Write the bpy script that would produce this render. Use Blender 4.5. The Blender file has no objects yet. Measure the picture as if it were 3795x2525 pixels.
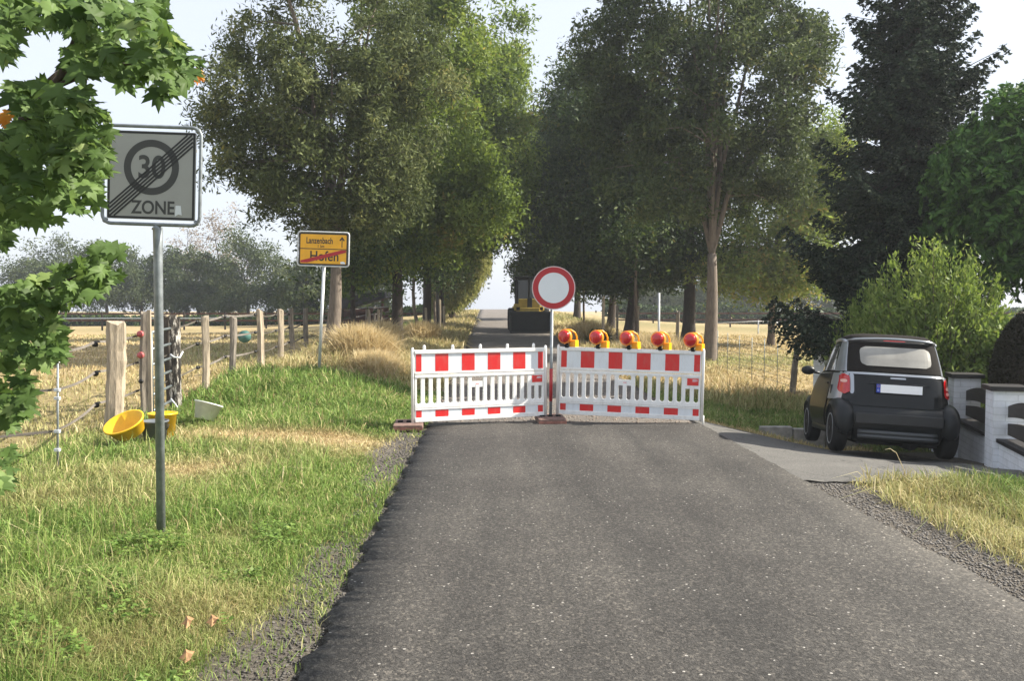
import bpy, bmesh, math, random
import numpy as np
from mathutils import Vector, Matrix
R = math.radians
rng = np.random.default_rng(7); random.seed(7)
S = bpy.context.scene; COL = S.collection

# ------------------------------------------------------------ camera
cam = bpy.data.cameras.new('camera'); camo = bpy.data.objects.new('camera', cam); COL.objects.link(camo)
cam.sensor_width = 36; cam.lens = 29.75; cam.clip_start = .05; cam.clip_end = 2000
camo.location = (0, 0, 1.7); camo.rotation_euler = (R(90-2.264), 0, 0); S.camera = camo
# ------------------------------------------------------------ world and sun
SUN_EL, SUN_AZ = 37, 6.5          # elevation; azimuth counted from +x towards +y
world = bpy.data.worlds.new('World'); S.world = world; world.use_nodes = True
wn = world.node_tree; sky = wn.nodes.new('ShaderNodeTexSky'); sky.sky_type = 'NISHITA'
sky.sun_disc = False; sky.sun_elevation = R(SUN_EL); sky.sun_rotation = R(90-SUN_AZ)
sky.dust_density = 3.0; sky.air_density = 1.0; sky.ozone_density = 1.0
bg = wn.nodes['Background']; smx = wn.nodes.new('ShaderNodeMix'); smx.data_type = 'RGBA'; smx.inputs[0].default_value = .82   # thin even veil of high cloud over the clear sky
smx.inputs[7].default_value = (2.85, 3.0, 3.3, 1); wn.links.new(sky.outputs[0], smx.inputs[6]); wn.links.new(smx.outputs[2], bg.inputs[0]); bg.inputs[1].default_value = .14
sl = bpy.data.lights.new('sun', 'SUN'); slo = bpy.data.objects.new('sun', sl); COL.objects.link(slo)
sl.energy = 5.0; sl.angle = R(.6); sl.color = (1, .93, .8)
sd = Vector((math.cos(R(SUN_EL))*math.cos(R(SUN_AZ)), math.cos(R(SUN_EL))*math.sin(R(SUN_AZ)), math.sin(R(SUN_EL))))
slo.rotation_euler = sd.to_track_quat('Z', 'Y').to_euler(); slo.location = (20, 0, 30)
S.view_settings.view_transform = 'Standard'; S.view_settings.look = 'None'
S.view_settings.exposure = 1.25; S.view_settings.gamma = 1
S.render.engine = 'CYCLES'
S.cycles.max_bounces = 8; S.cycles.transparent_max_bounces = 8

# ------------------------------------------------------------ helpers
def tag(o, label=None, cat=None, group=None, kind=None):
    if label: o['label'] = label
    if cat: o['category'] = cat
    if group: o['group'] = group
    if kind: o['kind'] = kind
    return o
def empty(name, loc=(0,0,0), rz=0, rx=0, ry=0):
    o = bpy.data.objects.new(name, None); COL.objects.link(o); o.empty_display_size = .2
    o.location = loc; o.rotation_euler = (rx, ry, rz); return o
def sst(a, b, x):
    t = np.clip((np.asarray(x, float)-a)/(b-a), 0, 1); return t*t*(3-2*t)

class MB:
    def __init__(s): s.v = []; s.f = []; s.m = []; s.sm = []
    def add(s, vs, fs, mi=0, smooth=False):
        b = len(s.v); s.v += [tuple(v) for v in vs]
        for f in fs: s.f.append([b+i for i in f]); s.m.append(mi); s.sm.append(smooth)
        return s
    def box(s, x0, x1, y0, y1, z0, z1, mi=0, M=None, bev=0):
        if bev > 0:
            bm = bmesh.new(); bmesh.ops.create_cube(bm, size=1)
            for v in bm.verts:
                v.co = Vector((x0+(v.co.x+.5)*(x1-x0), y0+(v.co.y+.5)*(y1-y0), z0+(v.co.z+.5)*(z1-z0)))
            bmesh.ops.bevel(bm, geom=bm.edges[:], offset=bev, segments=2, affect='EDGES', profile=.6)
            bm.verts.ensure_lookup_table()
            vs = [M @ v.co if M else v.co.copy() for v in bm.verts]; fs = [[v.index for v in f.verts] for f in bm.faces]
            bm.free(); return s.add(vs, fs, mi)
        vs = [Vector(p) for p in [(x0,y0,z0),(x1,y0,z0),(x1,y1,z0),(x0,y1,z0),(x0,y0,z1),(x1,y0,z1),(x1,y1,z1),(x0,y1,z1)]]
        if M: vs = [M @ v for v in vs]
        return s.add(vs, [(0,3,2,1),(4,5,6,7),(0,1,5,4),(1,2,6,5),(2,3,7,6),(3,0,4,7)], mi)
    def tube(s, path, rad, n=8, mi=0, cap=True, closed=False, smooth=True):
        P = [Vector(p) for p in path]; k = len(P)
        if not hasattr(rad, '__len__'): rad = [rad]*k
        rings = []; up = None
        for i in range(k):
            if closed: d = P[(i+1) % k]-P[i-1]
            else: d = P[min(i+1,k-1)]-P[max(i-1,0)]
            if d.length < 1e-9: d = Vector((0,0,1))
            d.normalize()
            if up is None: up = Vector((0,0,1)) if abs(d.z) < .9 else Vector((1,0,0))
            a = d.cross(up)
            if a.length < 1e-4: a = d.cross(Vector((0,1,0)))
            a.normalize(); b = a.cross(d).normalized(); up = b
            rings.append([P[i]+(a*math.cos(t)+b*math.sin(t))*rad[i] for t in [2*math.pi*j/n for j in range(n)]])
        vs = [v for r in rings for v in r]; fs = []
        for i in range(k if closed else k-1):
            for j in range(n):
                i2 = (i+1) % k
                fs.append((i*n+j, i*n+(j+1) % n, i2*n+(j+1) % n, i2*n+j))
        if cap and not closed: fs.append(tuple(range(n))[::-1]); fs.append(tuple((k-1)*n+j for j in range(n)))
        return s.add(vs, fs, mi, smooth)
    def lathe(s, prof, n=24, mi=0, M=None, smooth=True):      # prof: (r, h) about local z
        vs = []; fs = []
        for r, h in prof:
            for j in range(n):
                a = 2*math.pi*j/n; v = Vector((r*math.cos(a), r*math.sin(a), h)); vs.append(M @ v if M else v)
        for i in range(len(prof)-1):
            for j in range(n): fs.append((i*n+j, i*n+(j+1) % n, (i+1)*n+(j+1) % n, (i+1)*n+j))
        fs.append(tuple(range(n))[::-1]); fs.append(tuple((len(prof)-1)*n+j for j in range(n)))
        return s.add(vs, fs, mi, smooth)
    def build(s, name, mats, parent=None):
        me = bpy.data.meshes.new(name); me.from_pydata([tuple(v) for v in s.v], [], s.f)
        if not isinstance(mats, (list, tuple)): mats = [mats]
        for m in mats: me.materials.append(m)
        me.polygons.foreach_set('material_index', s.m); me.polygons.foreach_set('use_smooth', s.sm); me.update()
        bm = bmesh.new(); bm.from_mesh(me); bmesh.ops.recalc_face_normals(bm, faces=bm.faces[:]); bm.to_mesh(me); bm.free()
        o = bpy.data.objects.new(name, me); COL.objects.link(o)
        if parent: o.parent = parent
        return o
def np_obj(name, V, F, mat, parent=None, tint=None, dry=None, smooth=False):
    V = np.asarray(V, np.float32); F = np.asarray(F, np.int32); k = F.shape[1]
    me = bpy.data.meshes.new(name); me.vertices.add(len(V)); me.vertices.foreach_set('co', V.ravel())
    me.loops.add(F.size); me.loops.foreach_set('vertex_index', F.ravel())
    me.polygons.add(len(F)); me.polygons.foreach_set('loop_start', np.arange(0, F.size, k, dtype=np.int32))
    for nm, arr in (('tint', tint), ('dry', dry)):
        if arr is not None:
            at = me.attributes.new(nm, 'FLOAT', 'FACE' if len(arr) == len(F) else 'POINT'); at.data.foreach_set('value', np.asarray(arr, np.float32))
    me.update(calc_edges=True); me.validate()
    if smooth: me.polygons.foreach_set('use_smooth', np.ones(len(F), bool))
    me.materials.append(mat); o = bpy.data.objects.new(name, me); COL.objects.link(o)
    if parent: o.parent = parent
    return o

# ------------------------------------------------------------ materials
def newmat(name):
    m = bpy.data.materials.new(name); m.use_nodes = True; nt = m.node_tree
    return m, nt, nt.nodes['Principled BSDF']
def N(nt, t, **kw):
    n = nt.nodes.new(t)
    for k, v in kw.items(): setattr(n, k, v)
    return n
def noise(nt, scale, detail=4, vec=None, rough=.6):
    n = N(nt, 'ShaderNodeTexNoise'); n.inputs['Scale'].default_value = scale; n.inputs['Detail'].default_value = detail
    n.inputs['Roughness'].default_value = rough
    if vec: nt.links.new(vec, n.inputs['Vector'])
    return n.outputs['Fac']
def ramp(nt, fac, stops):
    r = N(nt, 'ShaderNodeValToRGB'); e = r.color_ramp.elements
    while len(e) < len(stops): e.new(.5)
    for i, (p, c) in enumerate(stops): e[i].position = p; e[i].color = (*c, 1) if len(c) == 3 else c
    nt.links.new(fac, r.inputs[0]); return r.outputs[0]
def mix(nt, fac, a, b):
    m = N(nt, 'ShaderNodeMix', data_type='RGBA')
    if isinstance(fac, (int, float)): m.inputs[0].default_value = fac
    else: nt.links.new(fac, m.inputs[0])
    for i, x in ((6, a), (7, b)):
        if isinstance(x, tuple): m.inputs[i].default_value = (*x, 1) if len(x) == 3 else x
        else: nt.links.new(x, m.inputs[i])
    return m.outputs[2]
def bump(nt, h, strength, dist, bsdf):
    b = N(nt, 'ShaderNodeBump'); b.inputs['Strength'].default_value = strength; b.inputs['Distance'].default_value = dist
    nt.links.new(h, b.inputs['Height']); nt.links.new(b.outputs[0], bsdf.inputs['Normal'])
def plain(name, c, rough=.5, var=.15, scale=12, metal=0, bmp=0, spec=.5, coat=0, coord='Object', stretch=None):
    m, nt, b = newmat(name); tc = N(nt, 'ShaderNodeTexCoord'); vec = tc.outputs[coord]
    if stretch:
        mp = N(nt, 'ShaderNodeMapping'); mp.inputs['Scale'].default_value = stretch; nt.links.new(vec, mp.inputs[0]); vec = mp.outputs[0]
    f = noise(nt, scale, 5, vec)
    lo = tuple(x*(1-var) for x in c); hi = tuple(min(1, x*(1+var)) for x in c)
    nt.links.new(ramp(nt, f, [(.3, lo), (.7, hi)]), b.inputs['Base Color'])
    b.inputs['Roughness'].default_value = rough; b.inputs['Metallic'].default_value = metal
    b.inputs['Specular IOR Level'].default_value = spec; b.inputs['Coat Weight'].default_value = coat
    if bmp: bump(nt, noise(nt, scale*2.5, 6, vec), bmp, .01, b)
    return m
def leafmat(name, stops, trans=.35, rough=.55, big=0.0):
    m, nt, b = newmat(name); at = N(nt, 'ShaderNodeAttribute', attribute_name='tint')
    col = ramp(nt, at.outputs['Fac'], stops)
    b.inputs['Roughness'].default_value = rough; b.inputs['Specular IOR Level'].default_value = .16
    nt.links.new(col, b.inputs['Base Color'])
    tr = N(nt, 'ShaderNodeBsdfTranslucent'); hs = N(nt, 'ShaderNodeHueSaturation')
    hs.inputs['Saturation'].default_value = 1.1; hs.inputs['Value'].default_value = 1.35; hs.inputs['Hue'].default_value = .49
    nt.links.new(col, hs.inputs['Color']); nt.links.new(hs.outputs[0], tr.inputs[0])
    ms = N(nt, 'ShaderNodeMixShader'); ms.inputs[0].default_value = trans
    nt.links.new(b.outputs[0], ms.inputs[1]); nt.links.new(tr.outputs[0], ms.inputs[2])
    nt.links.new(ms.outputs[0], nt.nodes['Material Output'].inputs[0]); return m

M = {}
M['galv'] = plain('galvanised_steel', (.23, .255, .27), .45, .28, 14, .45, .15)
M['galv_pale'] = plain('pale_steel', (.55, .57, .58), .5, .15, 9, .3)
M['black'] = plain('black_paint', (.012, .012, .013), .4, .2)
M['sheet'] = plain('sheet_white', (.34, .345, .325), .45, .06, 4)
M['sheet_grey'] = plain('sheet_grey', (.048, .05, .048), .5, .1, 6)
M['sign_white'] = plain('sign_white', (.70, .74, .77), .4, .04, 3)
M['sign_edge'] = plain('sign_edge', (.62, .52, .52), .4, .05, 3)
M['sign_red'] = plain('sign_red', (.40, .012, .018), .35, .08, 5)
M['town_yellow'] = plain('town_sign_yellow', (.80, .40, .012), .45, .1, 5)
M['town_ink'] = plain('town_ink', (.03, .022, .015), .5, .2)
def grime(name, c, rough, d=(.30, .27, .22), amt=.35):
    m, nt, b = newmat(name); o = N(nt, 'ShaderNodeTexCoord').outputs['Object']; mp = N(nt, 'ShaderNodeMapping'); mp.inputs['Scale'].default_value = (3, 3, 1); nt.links.new(o, mp.inputs[0])
    f = ramp(nt, noise(nt, 4, 8, mp.outputs[0], .75), [(.48, (0, 0, 0)), (.75, (amt, amt, amt))]); nt.links.new(mix(nt, f, c, d), b.inputs['Base Color']); b.inputs['Roughness'].default_value = rough; return m
M['plastic_white'] = grime('white_plastic', (.88, .88, .86), .42)
M['foil_white'] = grime('foil_white', (.76, .80, .83), .35, (.4, .4, .38), .3)
M['foil_red'] = grime('foil_red', (.66, .022, .022), .35, (.5, .16, .13), .5)
M['sticker_red'] = plain('sticker_red', (.68, .035, .03), .4, .08, 9)
M['block'] = plain('recycled_block', (.17, .105, .085), .85, .4, 14, bmp=.5)
M['lens'] = plain('red_lens', (.50, .006, .010), .16, .15, 40, coat=.5)
M['amber'] = plain('amber_plastic', (.90, .40, .01), .35, .1, 9)
M['amber_or'] = plain('orange_plastic', (.90, .25, .02), .35, .08, 9)
M['rubber'] = plain('black_rubber', (.011, .011, .012), .8, .3, 20, bmp=.2, spec=.2)
M['car_black'] = plain('car_black_paint', (.004, .005, .0055), .2, .1, 6, spec=.28, coat=.05)
M['car_door'] = plain('car_door_paint', (.004, .005, .0055), .30, .1, 6, spec=.15)
M['car_grey'] = plain('car_grey_plastic', (.009, .011, .013), .4, .12, 8, spec=.3)
M['car_silver'] = plain('car_silver', (.36, .38, .41), .28, .08, 6, .6, coat=.3)
M['soft_top'] = plain('soft_top_cloth', (.015, .013, .012), .95, .2, 60, bmp=.2, spec=.15)
M['rear_window'] = plain('plastic_rear_window', (.27, .26, .235), .3, .25, 3.0)
M['car_glass'] = plain('car_glass', (.012, .020, .016), .05, .2, 3, coat=.4)
M['tail_red'] = plain('tail_light_red', (.45, .004, .008), .15, .2, 30, coat=.5)
M['tail_clear'] = plain('tail_light_clear', (.75, .42, .36), .2, .1, 30)
M['plate'] = plain('plate_white', (.92, .92, .92), .4, .02)
M['plate_blue'] = plain('plate_blue', (.01, .05, .42), .4, .1)
M['rim'] = plain('wheel_rim', (.30, .31, .32), .4, .2, 10, .3)
M['loader_yellow'] = plain('loader_yellow', (.50, .36, .07), .5, .18, 4)
M['loader_dark'] = plain('loader_dark', (.012, .014, .017), .6, .3, 4)
M['wall_white'] = None
M['cap_black'] = plain('black_stone_cap', (.018, .016, .016), .55, .3, 8, bmp=.2)
M['panel_brown'] = plain('brown_board', (.042, .036, .030), .65, .3, 6, bmp=.3, stretch=(.6, 6, 6))
M['post_wood'] = plain('weathered_post', (.33, .275, .205), .9, .4, 5, bmp=.9, stretch=(5, 5, .7))
M['post_grey'] = plain('grey_post', (.19, .165, .135), .9, .45, 5, bmp=.9, stretch=(5, 5, .7))
M['post_dark'] = plain('dark_post', (.06, .05, .04), .9, .6, 9, bmp=.9, stretch=(4, 4, .8))
def peel():
    m, nt, b = newmat('peeling_post'); o = N(nt, 'ShaderNodeTexCoord').outputs['Object']; mp = N(nt, 'ShaderNodeMapping'); mp.inputs['Scale'].default_value = (7, 7, 1.6); nt.links.new(o, mp.inputs[0])
    nt.links.new(ramp(nt, noise(nt, 3.2, 4, mp.outputs[0], .7), [(.46, (.018, .016, .014)), (.54, (.10, .085, .07)), (.58, (.52, .49, .44))]), b.inputs['Base Color']); b.inputs['Roughness'].default_value = .9; return m
M['post_peel'] = peel()
M['tape'] = plain('fence_tape', (.13, .115, .10), .8, .3, 10)
M['tape_white'] = plain('white_tape', (.62, .64, .66), .6, .1, 10)
M['insul_red'] = plain('red_insulator', (.46, .10, .10), .6, .2, 10)
M['insul_black'] = plain('black_insulator', (.015, .015, .015), .6, .2, 10)
M['yellow_tub'] = plain('yellow_tub', (.86, .56, .015), .4, .08, 8)
M['orange_tub'] = plain('orange_tub', (.86, .50, .014), .4, .1, 8)
M['grey_tub'] = plain('grey_tub', (.10, .115, .13), .6, .2, 8)
M['white_tub'] = plain('white_tub', (.74, .76, .70), .5, .18, 6)
M['gate'] = plain('gate_steel', (.17, .20, .21), .45, .2, 10, .5)
M['bark'] = plain('bark', (.115, .088, .066), .95, .45, 6, bmp=1, stretch=(4, 4, .8))
M['bark_pale'] = plain('pale_bark', (.15, .122, .098), .95, .35, 6, bmp=1, stretch=(4, 4, .8))
M['bark_dark'] = plain('dark_bark', (.045, .035, .028), .95, .45, 6, bmp=1, stretch=(4, 4, .8))
M['stone'] = plain('kerb_stone', (.26, .25, .23), .9, .3, 9, bmp=.6)
M['roof_dark'] = plain('shelter_roof', (.015, .014, .014), .9, .3, 5)
M['brown_wood'] = plain('brown_wood', (.085, .035, .022), .9, .3, 5)
M['teal'] = plain('teal_plastic', (.06, .16, .14), .5, .2)
M['leaf_dead'] = plain('dead_leaf', (.30, .17, .08), .8, .3, 40)

def mat_asphalt():
    m, nt, b = newmat('asphalt'); tc = N(nt, 'ShaderNodeTexCoord'); o = tc.outputs['Object']
    big = ramp(nt, noise(nt, .55, 4, o), [(.3, (.044, .042, .041)), (.72, (.078, .075, .071))])
    mpt = N(nt, 'ShaderNodeMapping'); mpt.inputs['Scale'].default_value = (1.1, .10, 1); mpt.inputs['Rotation'].default_value = (0, 0, R(-1.5)); nt.links.new(o, mpt.inputs[0])
    trk = ramp(nt, noise(nt, 1.6, 3, mpt.outputs[0], .55), [(.35, (.80, .80, .80)), (.65, (1.22, 1.20, 1.17))])
    mt = N(nt, 'ShaderNodeMix', data_type='RGBA', blend_type='MULTIPLY'); mt.inputs[0].default_value = 1; nt.links.new(big, mt.inputs[6]); nt.links.new(trk, mt.inputs[7]); big = mt.outputs[2]
    fine = ramp(nt, noise(nt, 75, 3, o, .8), [(.30, (.45, .45, .45)), (.50, (.95, .95, .95)), (.70, (1.5, 1.47, 1.4))])
    mu = N(nt, 'ShaderNodeMix', data_type='RGBA', blend_type='MULTIPLY'); mu.inputs[0].default_value = 1
    nt.links.new(big, mu.inputs[6]); nt.links.new(fine, mu.inputs[7])
    vo = N(nt, 'ShaderNodeTexVoronoi'); vo.inputs['Scale'].default_value = 42; nt.links.new(o, vo.inputs['Vector'])
    sep = N(nt, 'ShaderNodeSeparateColor'); nt.links.new(vo.outputs['Color'], sep.inputs[0])
    pick = N(nt, 'ShaderNodeMath', operation='GREATER_THAN'); pick.inputs[1].default_value = .975; nt.links.new(sep.outputs[0], pick.inputs[0])
    near = N(nt, 'ShaderNodeMath', operation='LESS_THAN'); near.inputs[1].default_value = .30; nt.links.new(vo.outputs['Distance'], near.inputs[0])
    an = N(nt, 'ShaderNodeMath', operation='MULTIPLY'); nt.links.new(pick.outputs[0], an.inputs[0]); nt.links.new(near.outputs[0], an.inputs[1])
    v2 = N(nt, 'ShaderNodeTexVoronoi'); v2.inputs['Scale'].default_value = 68; nt.links.new(o, v2.inputs['Vector'])
    s2 = N(nt, 'ShaderNodeSeparateColor'); nt.links.new(v2.outputs['Color'], s2.inputs[0])
    agg = ramp(nt, s2.outputs[1], [(.0, (.58, .57, .56)), (.35, (.85, .84, .83)), (.8, (1.15, 1.14, 1.12)), (1.0, (2.0, 1.92, 1.8))])
    m2 = N(nt, 'ShaderNodeMix', data_type='RGBA', blend_type='MULTIPLY'); m2.inputs[0].default_value = 1
    nt.links.new(mu.outputs[2], m2.inputs[6]); nt.links.new(agg, m2.inputs[7])
    nt.links.new(mix(nt, an.outputs[0], m2.outputs[2], (.38, .36, .33)), b.inputs['Base Color'])
    b.inputs['Roughness'].default_value = .82; b.inputs['Specular IOR Level'].default_value = .3
    bump(nt, noise(nt, 90, 3, o, .7), .9, .012, b); return m
def mat_driveway():
    m, nt, b = newmat('old_asphalt'); tc = N(nt, 'ShaderNodeTexCoord'); o = tc.outputs['Object']
    c = ramp(nt, noise(nt, 1.4, 6, o, .7), [(.3, (.045, .043, .040)), (.55, (.078, .074, .068)), (.72, (.13, .122, .11))])
    c2 = mix(nt, .45, c, ramp(nt, noise(nt, 60, 3, o, .8), [(.3, (.03, .03, .03)), (.7, (.25, .24, .22))]))
    vc = N(nt, 'ShaderNodeTexVoronoi', feature='DISTANCE_TO_EDGE'); vc.inputs['Scale'].default_value = 1.1; nzv = N(nt, 'ShaderNodeTexNoise'); nzv.inputs['Scale'].default_value = 3; nt.links.new(o, nzv.inputs['Vector'])
    va = N(nt, 'ShaderNodeVectorMath', operation='MULTIPLY_ADD'); nt.links.new(nzv.outputs['Color'], va.inputs[0]); va.inputs[1].default_value = (.5, .5, .5); nt.links.new(o, va.inputs[2]); nt.links.new(va.outputs[0], vc.inputs['Vector'])
    c2 = mix(nt, ramp(nt, vc.outputs['Distance'], [(.0, (1, 1, 1)), (.012, (0, 0, 0))]), c2, (.03, .03, .027))
    nt.links.new(c2, b.inputs['Base Color']); b.inputs['Roughness'].default_value = .9
    bump(nt, noise(nt, 70, 3, o), .7, .01, b); return m
def mat_milled():
    m, nt, b = newmat('milled_road'); tc = N(nt, 'ShaderNodeTexCoord'); o = tc.outputs['Object']
    c = ramp(nt, noise(nt, 1.1, 6, o, .75), [(.3, (.075, .062, .054)), (.52, (.15, .13, .115)), (.72, (.25, .22, .19))])
    c2 = mix(nt, .45, c, ramp(nt, noise(nt, 28, 4, o, .85), [(.3, (.03, .026, .024)), (.7, (.30, .27, .24))]))
    nt.links.new(c2, b.inputs['Base Color']); b.inputs['Roughness'].default_value = .95
    bump(nt, noise(nt, 25, 5, o, .8), 1, .04, b); return m
def mat_ground():
    m, nt, b = newmat('ground'); tc = N(nt, 'ShaderNodeTexCoord'); o = tc.outputs['Object']
    dry = N(nt, 'ShaderNodeAttribute', attribute_name='dry').outputs['Fac']; grav = N(nt, 'ShaderNodeAttribute', attribute_name='tint').outputs['Fac']
    green = ramp(nt, noise(nt, 14, 6, o, .75), [(.3, (.030, .042, .012)), (.55, (.085, .115, .030)), (.75, (.17, .20, .06))])
    straw = ramp(nt, noise(nt, 5, 8, o, .8), [(.28, (.19, .135, .065)), (.5, (.38, .29, .155)), (.74, (.54, .43, .25))])
    grv = ramp(nt, noise(nt, 38, 5, o, .85), [(.3, (.05, .044, .038)), (.5, (.13, .115, .098)), (.72, (.29, .26, .22))])
    # ragged boundary between the two covers
    ad = N(nt, 'ShaderNodeMath', operation='ADD'); nt.links.new(dry, ad.inputs[0])
    nz = N(nt, 'ShaderNodeMapRange'); nz.inputs[3].default_value = -.35; nz.inputs[4].default_value = .35; nt.links.new(noise(nt, 1.7, 8, o, .75), nz.inputs[0]); nt.links.new(nz.outputs[0], ad.inputs[1]); ad.use_clamp = True
    c = mix(nt, ad.outputs[0], green, straw)
    gm = N(nt, 'ShaderNodeMath', operation='ADD'); nt.links.new(grav, gm.inputs[0]); gz = N(nt, 'ShaderNodeMapRange'); gz.inputs[3].default_value = -.4; gz.inputs[4].default_value = .4
    nt.links.new(noise(nt, 6, 6, o, .8), gz.inputs[0]); nt.links.new(gz.outputs[0], gm.inputs[1])
    gr = ramp(nt, gm.outputs[0], [(.42, (0, 0, 0)), (.58, (1, 1, 1))])
    nt.links.new(mix(nt, gr, c, grv), b.inputs['Base Color']); b.inputs['Roughness'].default_value = .95; b.inputs['Specular IOR Level'].default_value = .15
    bump(nt, noise(nt, 30, 6, o, .8), .9, .04, b); return m
def mat_brick():
    m, nt, b = newmat('white_brick'); tc = N(nt, 'ShaderNodeTexCoord'); mp = N(nt, 'ShaderNodeMapping')
    nt.links.new(tc.outputs['Object'], mp.inputs[0]); mp.inputs['Rotation'].default_value = (R(90), 0, 0)
    # brick rows follow height; the two horizontal axes are summed so every face gets joints
    sx = N(nt, 'ShaderNodeSeparateXYZ'); nt.links.new(tc.outputs['Object'], sx.inputs[0])
    ad = N(nt, 'ShaderNodeMath', operation='ADD'); nt.links.new(sx.outputs[0], ad.inputs[0]); nt.links.new(sx.outputs[1], ad.inputs[1])
    cb = N(nt, 'ShaderNodeCombineXYZ'); nt.links.new(ad.outputs[0], cb.inputs[0]); nt.links.new(sx.outputs[2], cb.inputs[1])
    br = N(nt, 'ShaderNodeTexBrick'); nt.links.new(cb.outputs[0], br.inputs['Vector'])
    br.inputs['Color1'].default_value = (.84, .86, .90, 1); br.inputs['Color2'].default_value = (.78, .80, .84, 1); br.inputs['Mortar'].default_value = (.68, .70, .73, 1)
    br.inputs['Scale'].default_value = 1; br.inputs['Brick Width'].default_value = .25; br.inputs['Row Height'].default_value = .078; br.inputs['Mortar Size'].default_value = .006
    st = ramp(nt, noise(nt, 5, 5, tc.outputs['Object']), [(.35, (.86, .86, .84)), (.6, (1, 1, 1))])
    mu = N(nt, 'ShaderNodeMix', data_type='RGBA', blend_type='MULTIPLY'); mu.inputs[0].default_value = 1
    nt.links.new(br.outputs['Color'], mu.inputs[6]); nt.links.new(st, mu.inputs[7]); nt.links.new(mu.outputs[2], b.inputs['Base Color'])
    b.inputs['Roughness'].default_value = .75; bump(nt, br.outputs['Fac'], -.6, .006, b); return m
M['wall_white'] = mat_brick()
def grassmat():
    m, nt, b = newmat('grass_blades'); t = N(nt, 'ShaderNodeAttribute', attribute_name='tint').outputs['Fac']; d = N(nt, 'ShaderNodeAttribute', attribute_name='dry').outputs['Fac']
    g = ramp(nt, t, [(0, (.075, .13, .025)), (.5, (.155, .265, .050)), (.8, (.27, .36, .090)), (1, (.42, .42, .17))])
    s = ramp(nt, t, [(0, (.29, .205, .09)), (.5, (.53, .405, .215)), (1, (.74, .62, .39))])
    col = mix(nt, d, g, s); nt.links.new(col, b.inputs['Base Color']); b.inputs['Roughness'].default_value = .6; b.inputs['Specular IOR Level'].default_value = .3
    tr = N(nt, 'ShaderNodeBsdfTranslucent'); nt.links.new(col, tr.inputs[0]); ms = N(nt, 'ShaderNodeMixShader'); ms.inputs[0].default_value = .35
    nt.links.new(b.outputs[0], ms.inputs[1]); nt.links.new(tr.outputs[0], ms.inputs[2]); nt.links.new(ms.outputs[0], nt.nodes['Material Output'].inputs[0]); return m
M['grass'] = grassmat()

# ------------------------------------------------------------ terrain
def xl(y): return -.95-.0275*(np.asarray(y, float)-3.85)      # left road edge
def xr(y): return xl(y)+3.87                                   # right road edge
def rise(y): return np.interp(y, [-50, 14, 30, 43, 60, 75, 90, 130, 400], [0, 0, .16, .42, .85, 1.22, 1.46, 1.2, 0])
def H(x, y):
    x = np.asarray(x, float); y = np.asarray(y, float); L, Rr = xl(y), xr(y)
    dl = np.clip(L-x, 0, None); dr = np.clip(x-Rr, 0, None)
    z = rise(y)*np.exp(-((np.maximum(dl, dr)/11)**2))
    z = z + .09*sst(.3, 1.4, dl)*(1-sst(40, 60, y))
    z = z + .36*np.exp(-((x+3.9)/1.25)**2)*sst(12.2, 15.5, y)*(1-sst(23, 32, y))+.16*sst(-4.0, -5.2, x)*sst(12.5, 15, y)*(1-sst(30, 60, y))
    k = np.interp(y, [8.5, 13, 20, 30], [.53, .53, .38, 0])
    z = z - k*np.clip((x-Rr)/2.1, 0, 1)*np.clip((y-8.5)/4.5, 0, 1)
    nb = .018*np.sin(x*2.3+np.sin(y*1.7))*np.sin(y*2.9+1.3*x)+.01*np.sin(x*7.1+y*3.3)
    z = z + nb*sst(.1, .7, np.maximum(dl, dr))*(1-sst(0, .8, x-Rr)*(y > 7.5)*(y < 13.2))
    return z
def h1(x, y): return float(H(x, y))
def X(u, D): return (u-1178)/1948*D

def dryness(x, y):
    x = np.asarray(x, float); y = np.asarray(y, float)
    def blob(cx, cy, rx, ry): return np.exp(-(((x-cx)/rx)**2+((y-cy)/ry)**2))
    d = .0+.12*np.sin(x*1.9+1.3*np.sin(y*1.1))*np.sin(y*1.3+2)
    d = d + 1.0*blob(-2.3, 10.3, 1.5, .75)+.85*blob(-3.2, 8.3, .9, .7)+.55*blob(-3.4, 6.9, .8, .5)+.4*blob(-1.6, 4.6, .5, .5)+.35*blob(-2.1, 3.9, .5, .3)
    d = d + .25*blob(-4.9, 6.6, .9, 2)+.6*blob(-4.1, 10.6, 1.4, .5)
    d = d + .4*blob(-3.9, 5.2, .5, .25)+.5*blob(-2.6, 4.5, .25, .2)+.35*blob(-3.4, 3.9, .5, .18)+.4*blob(-2.0, 6.0, .2, .4)
    d = d - .5*blob(-1.9, 7.3, .6, .9)-.35*blob(-3.0, 14, 1.6, 2)
    d = np.where(x < -5.3-.05*np.clip(y-14, 0, 40), np.clip(.88+.25*np.sin(x*.9+y*.37)*np.sin(y*.23+x*.11), 0, 1), d)
    d = np.where((y > 16.5) & (x > -5.2) & (x < xl(y)), .62, d)
    rr = x-xr(y)
    dr = np.where(y < 9, .55-.5*sst(3.7, 4.6, x), np.where(y < 16.8, .12, np.where(y < 19.0, .5, .92-.45*np.exp(-((y-27)/2.5)**2)-.4*np.exp(-((y-60)/10)**2))))
    d = np.where(rr > 0, dr, d)
    d = np.where((rr > 0) & (y > 12.5) & (y < 13.3) & (x < 5.5), .8, d)
    return np.clip(d, 0, 1)
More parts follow.
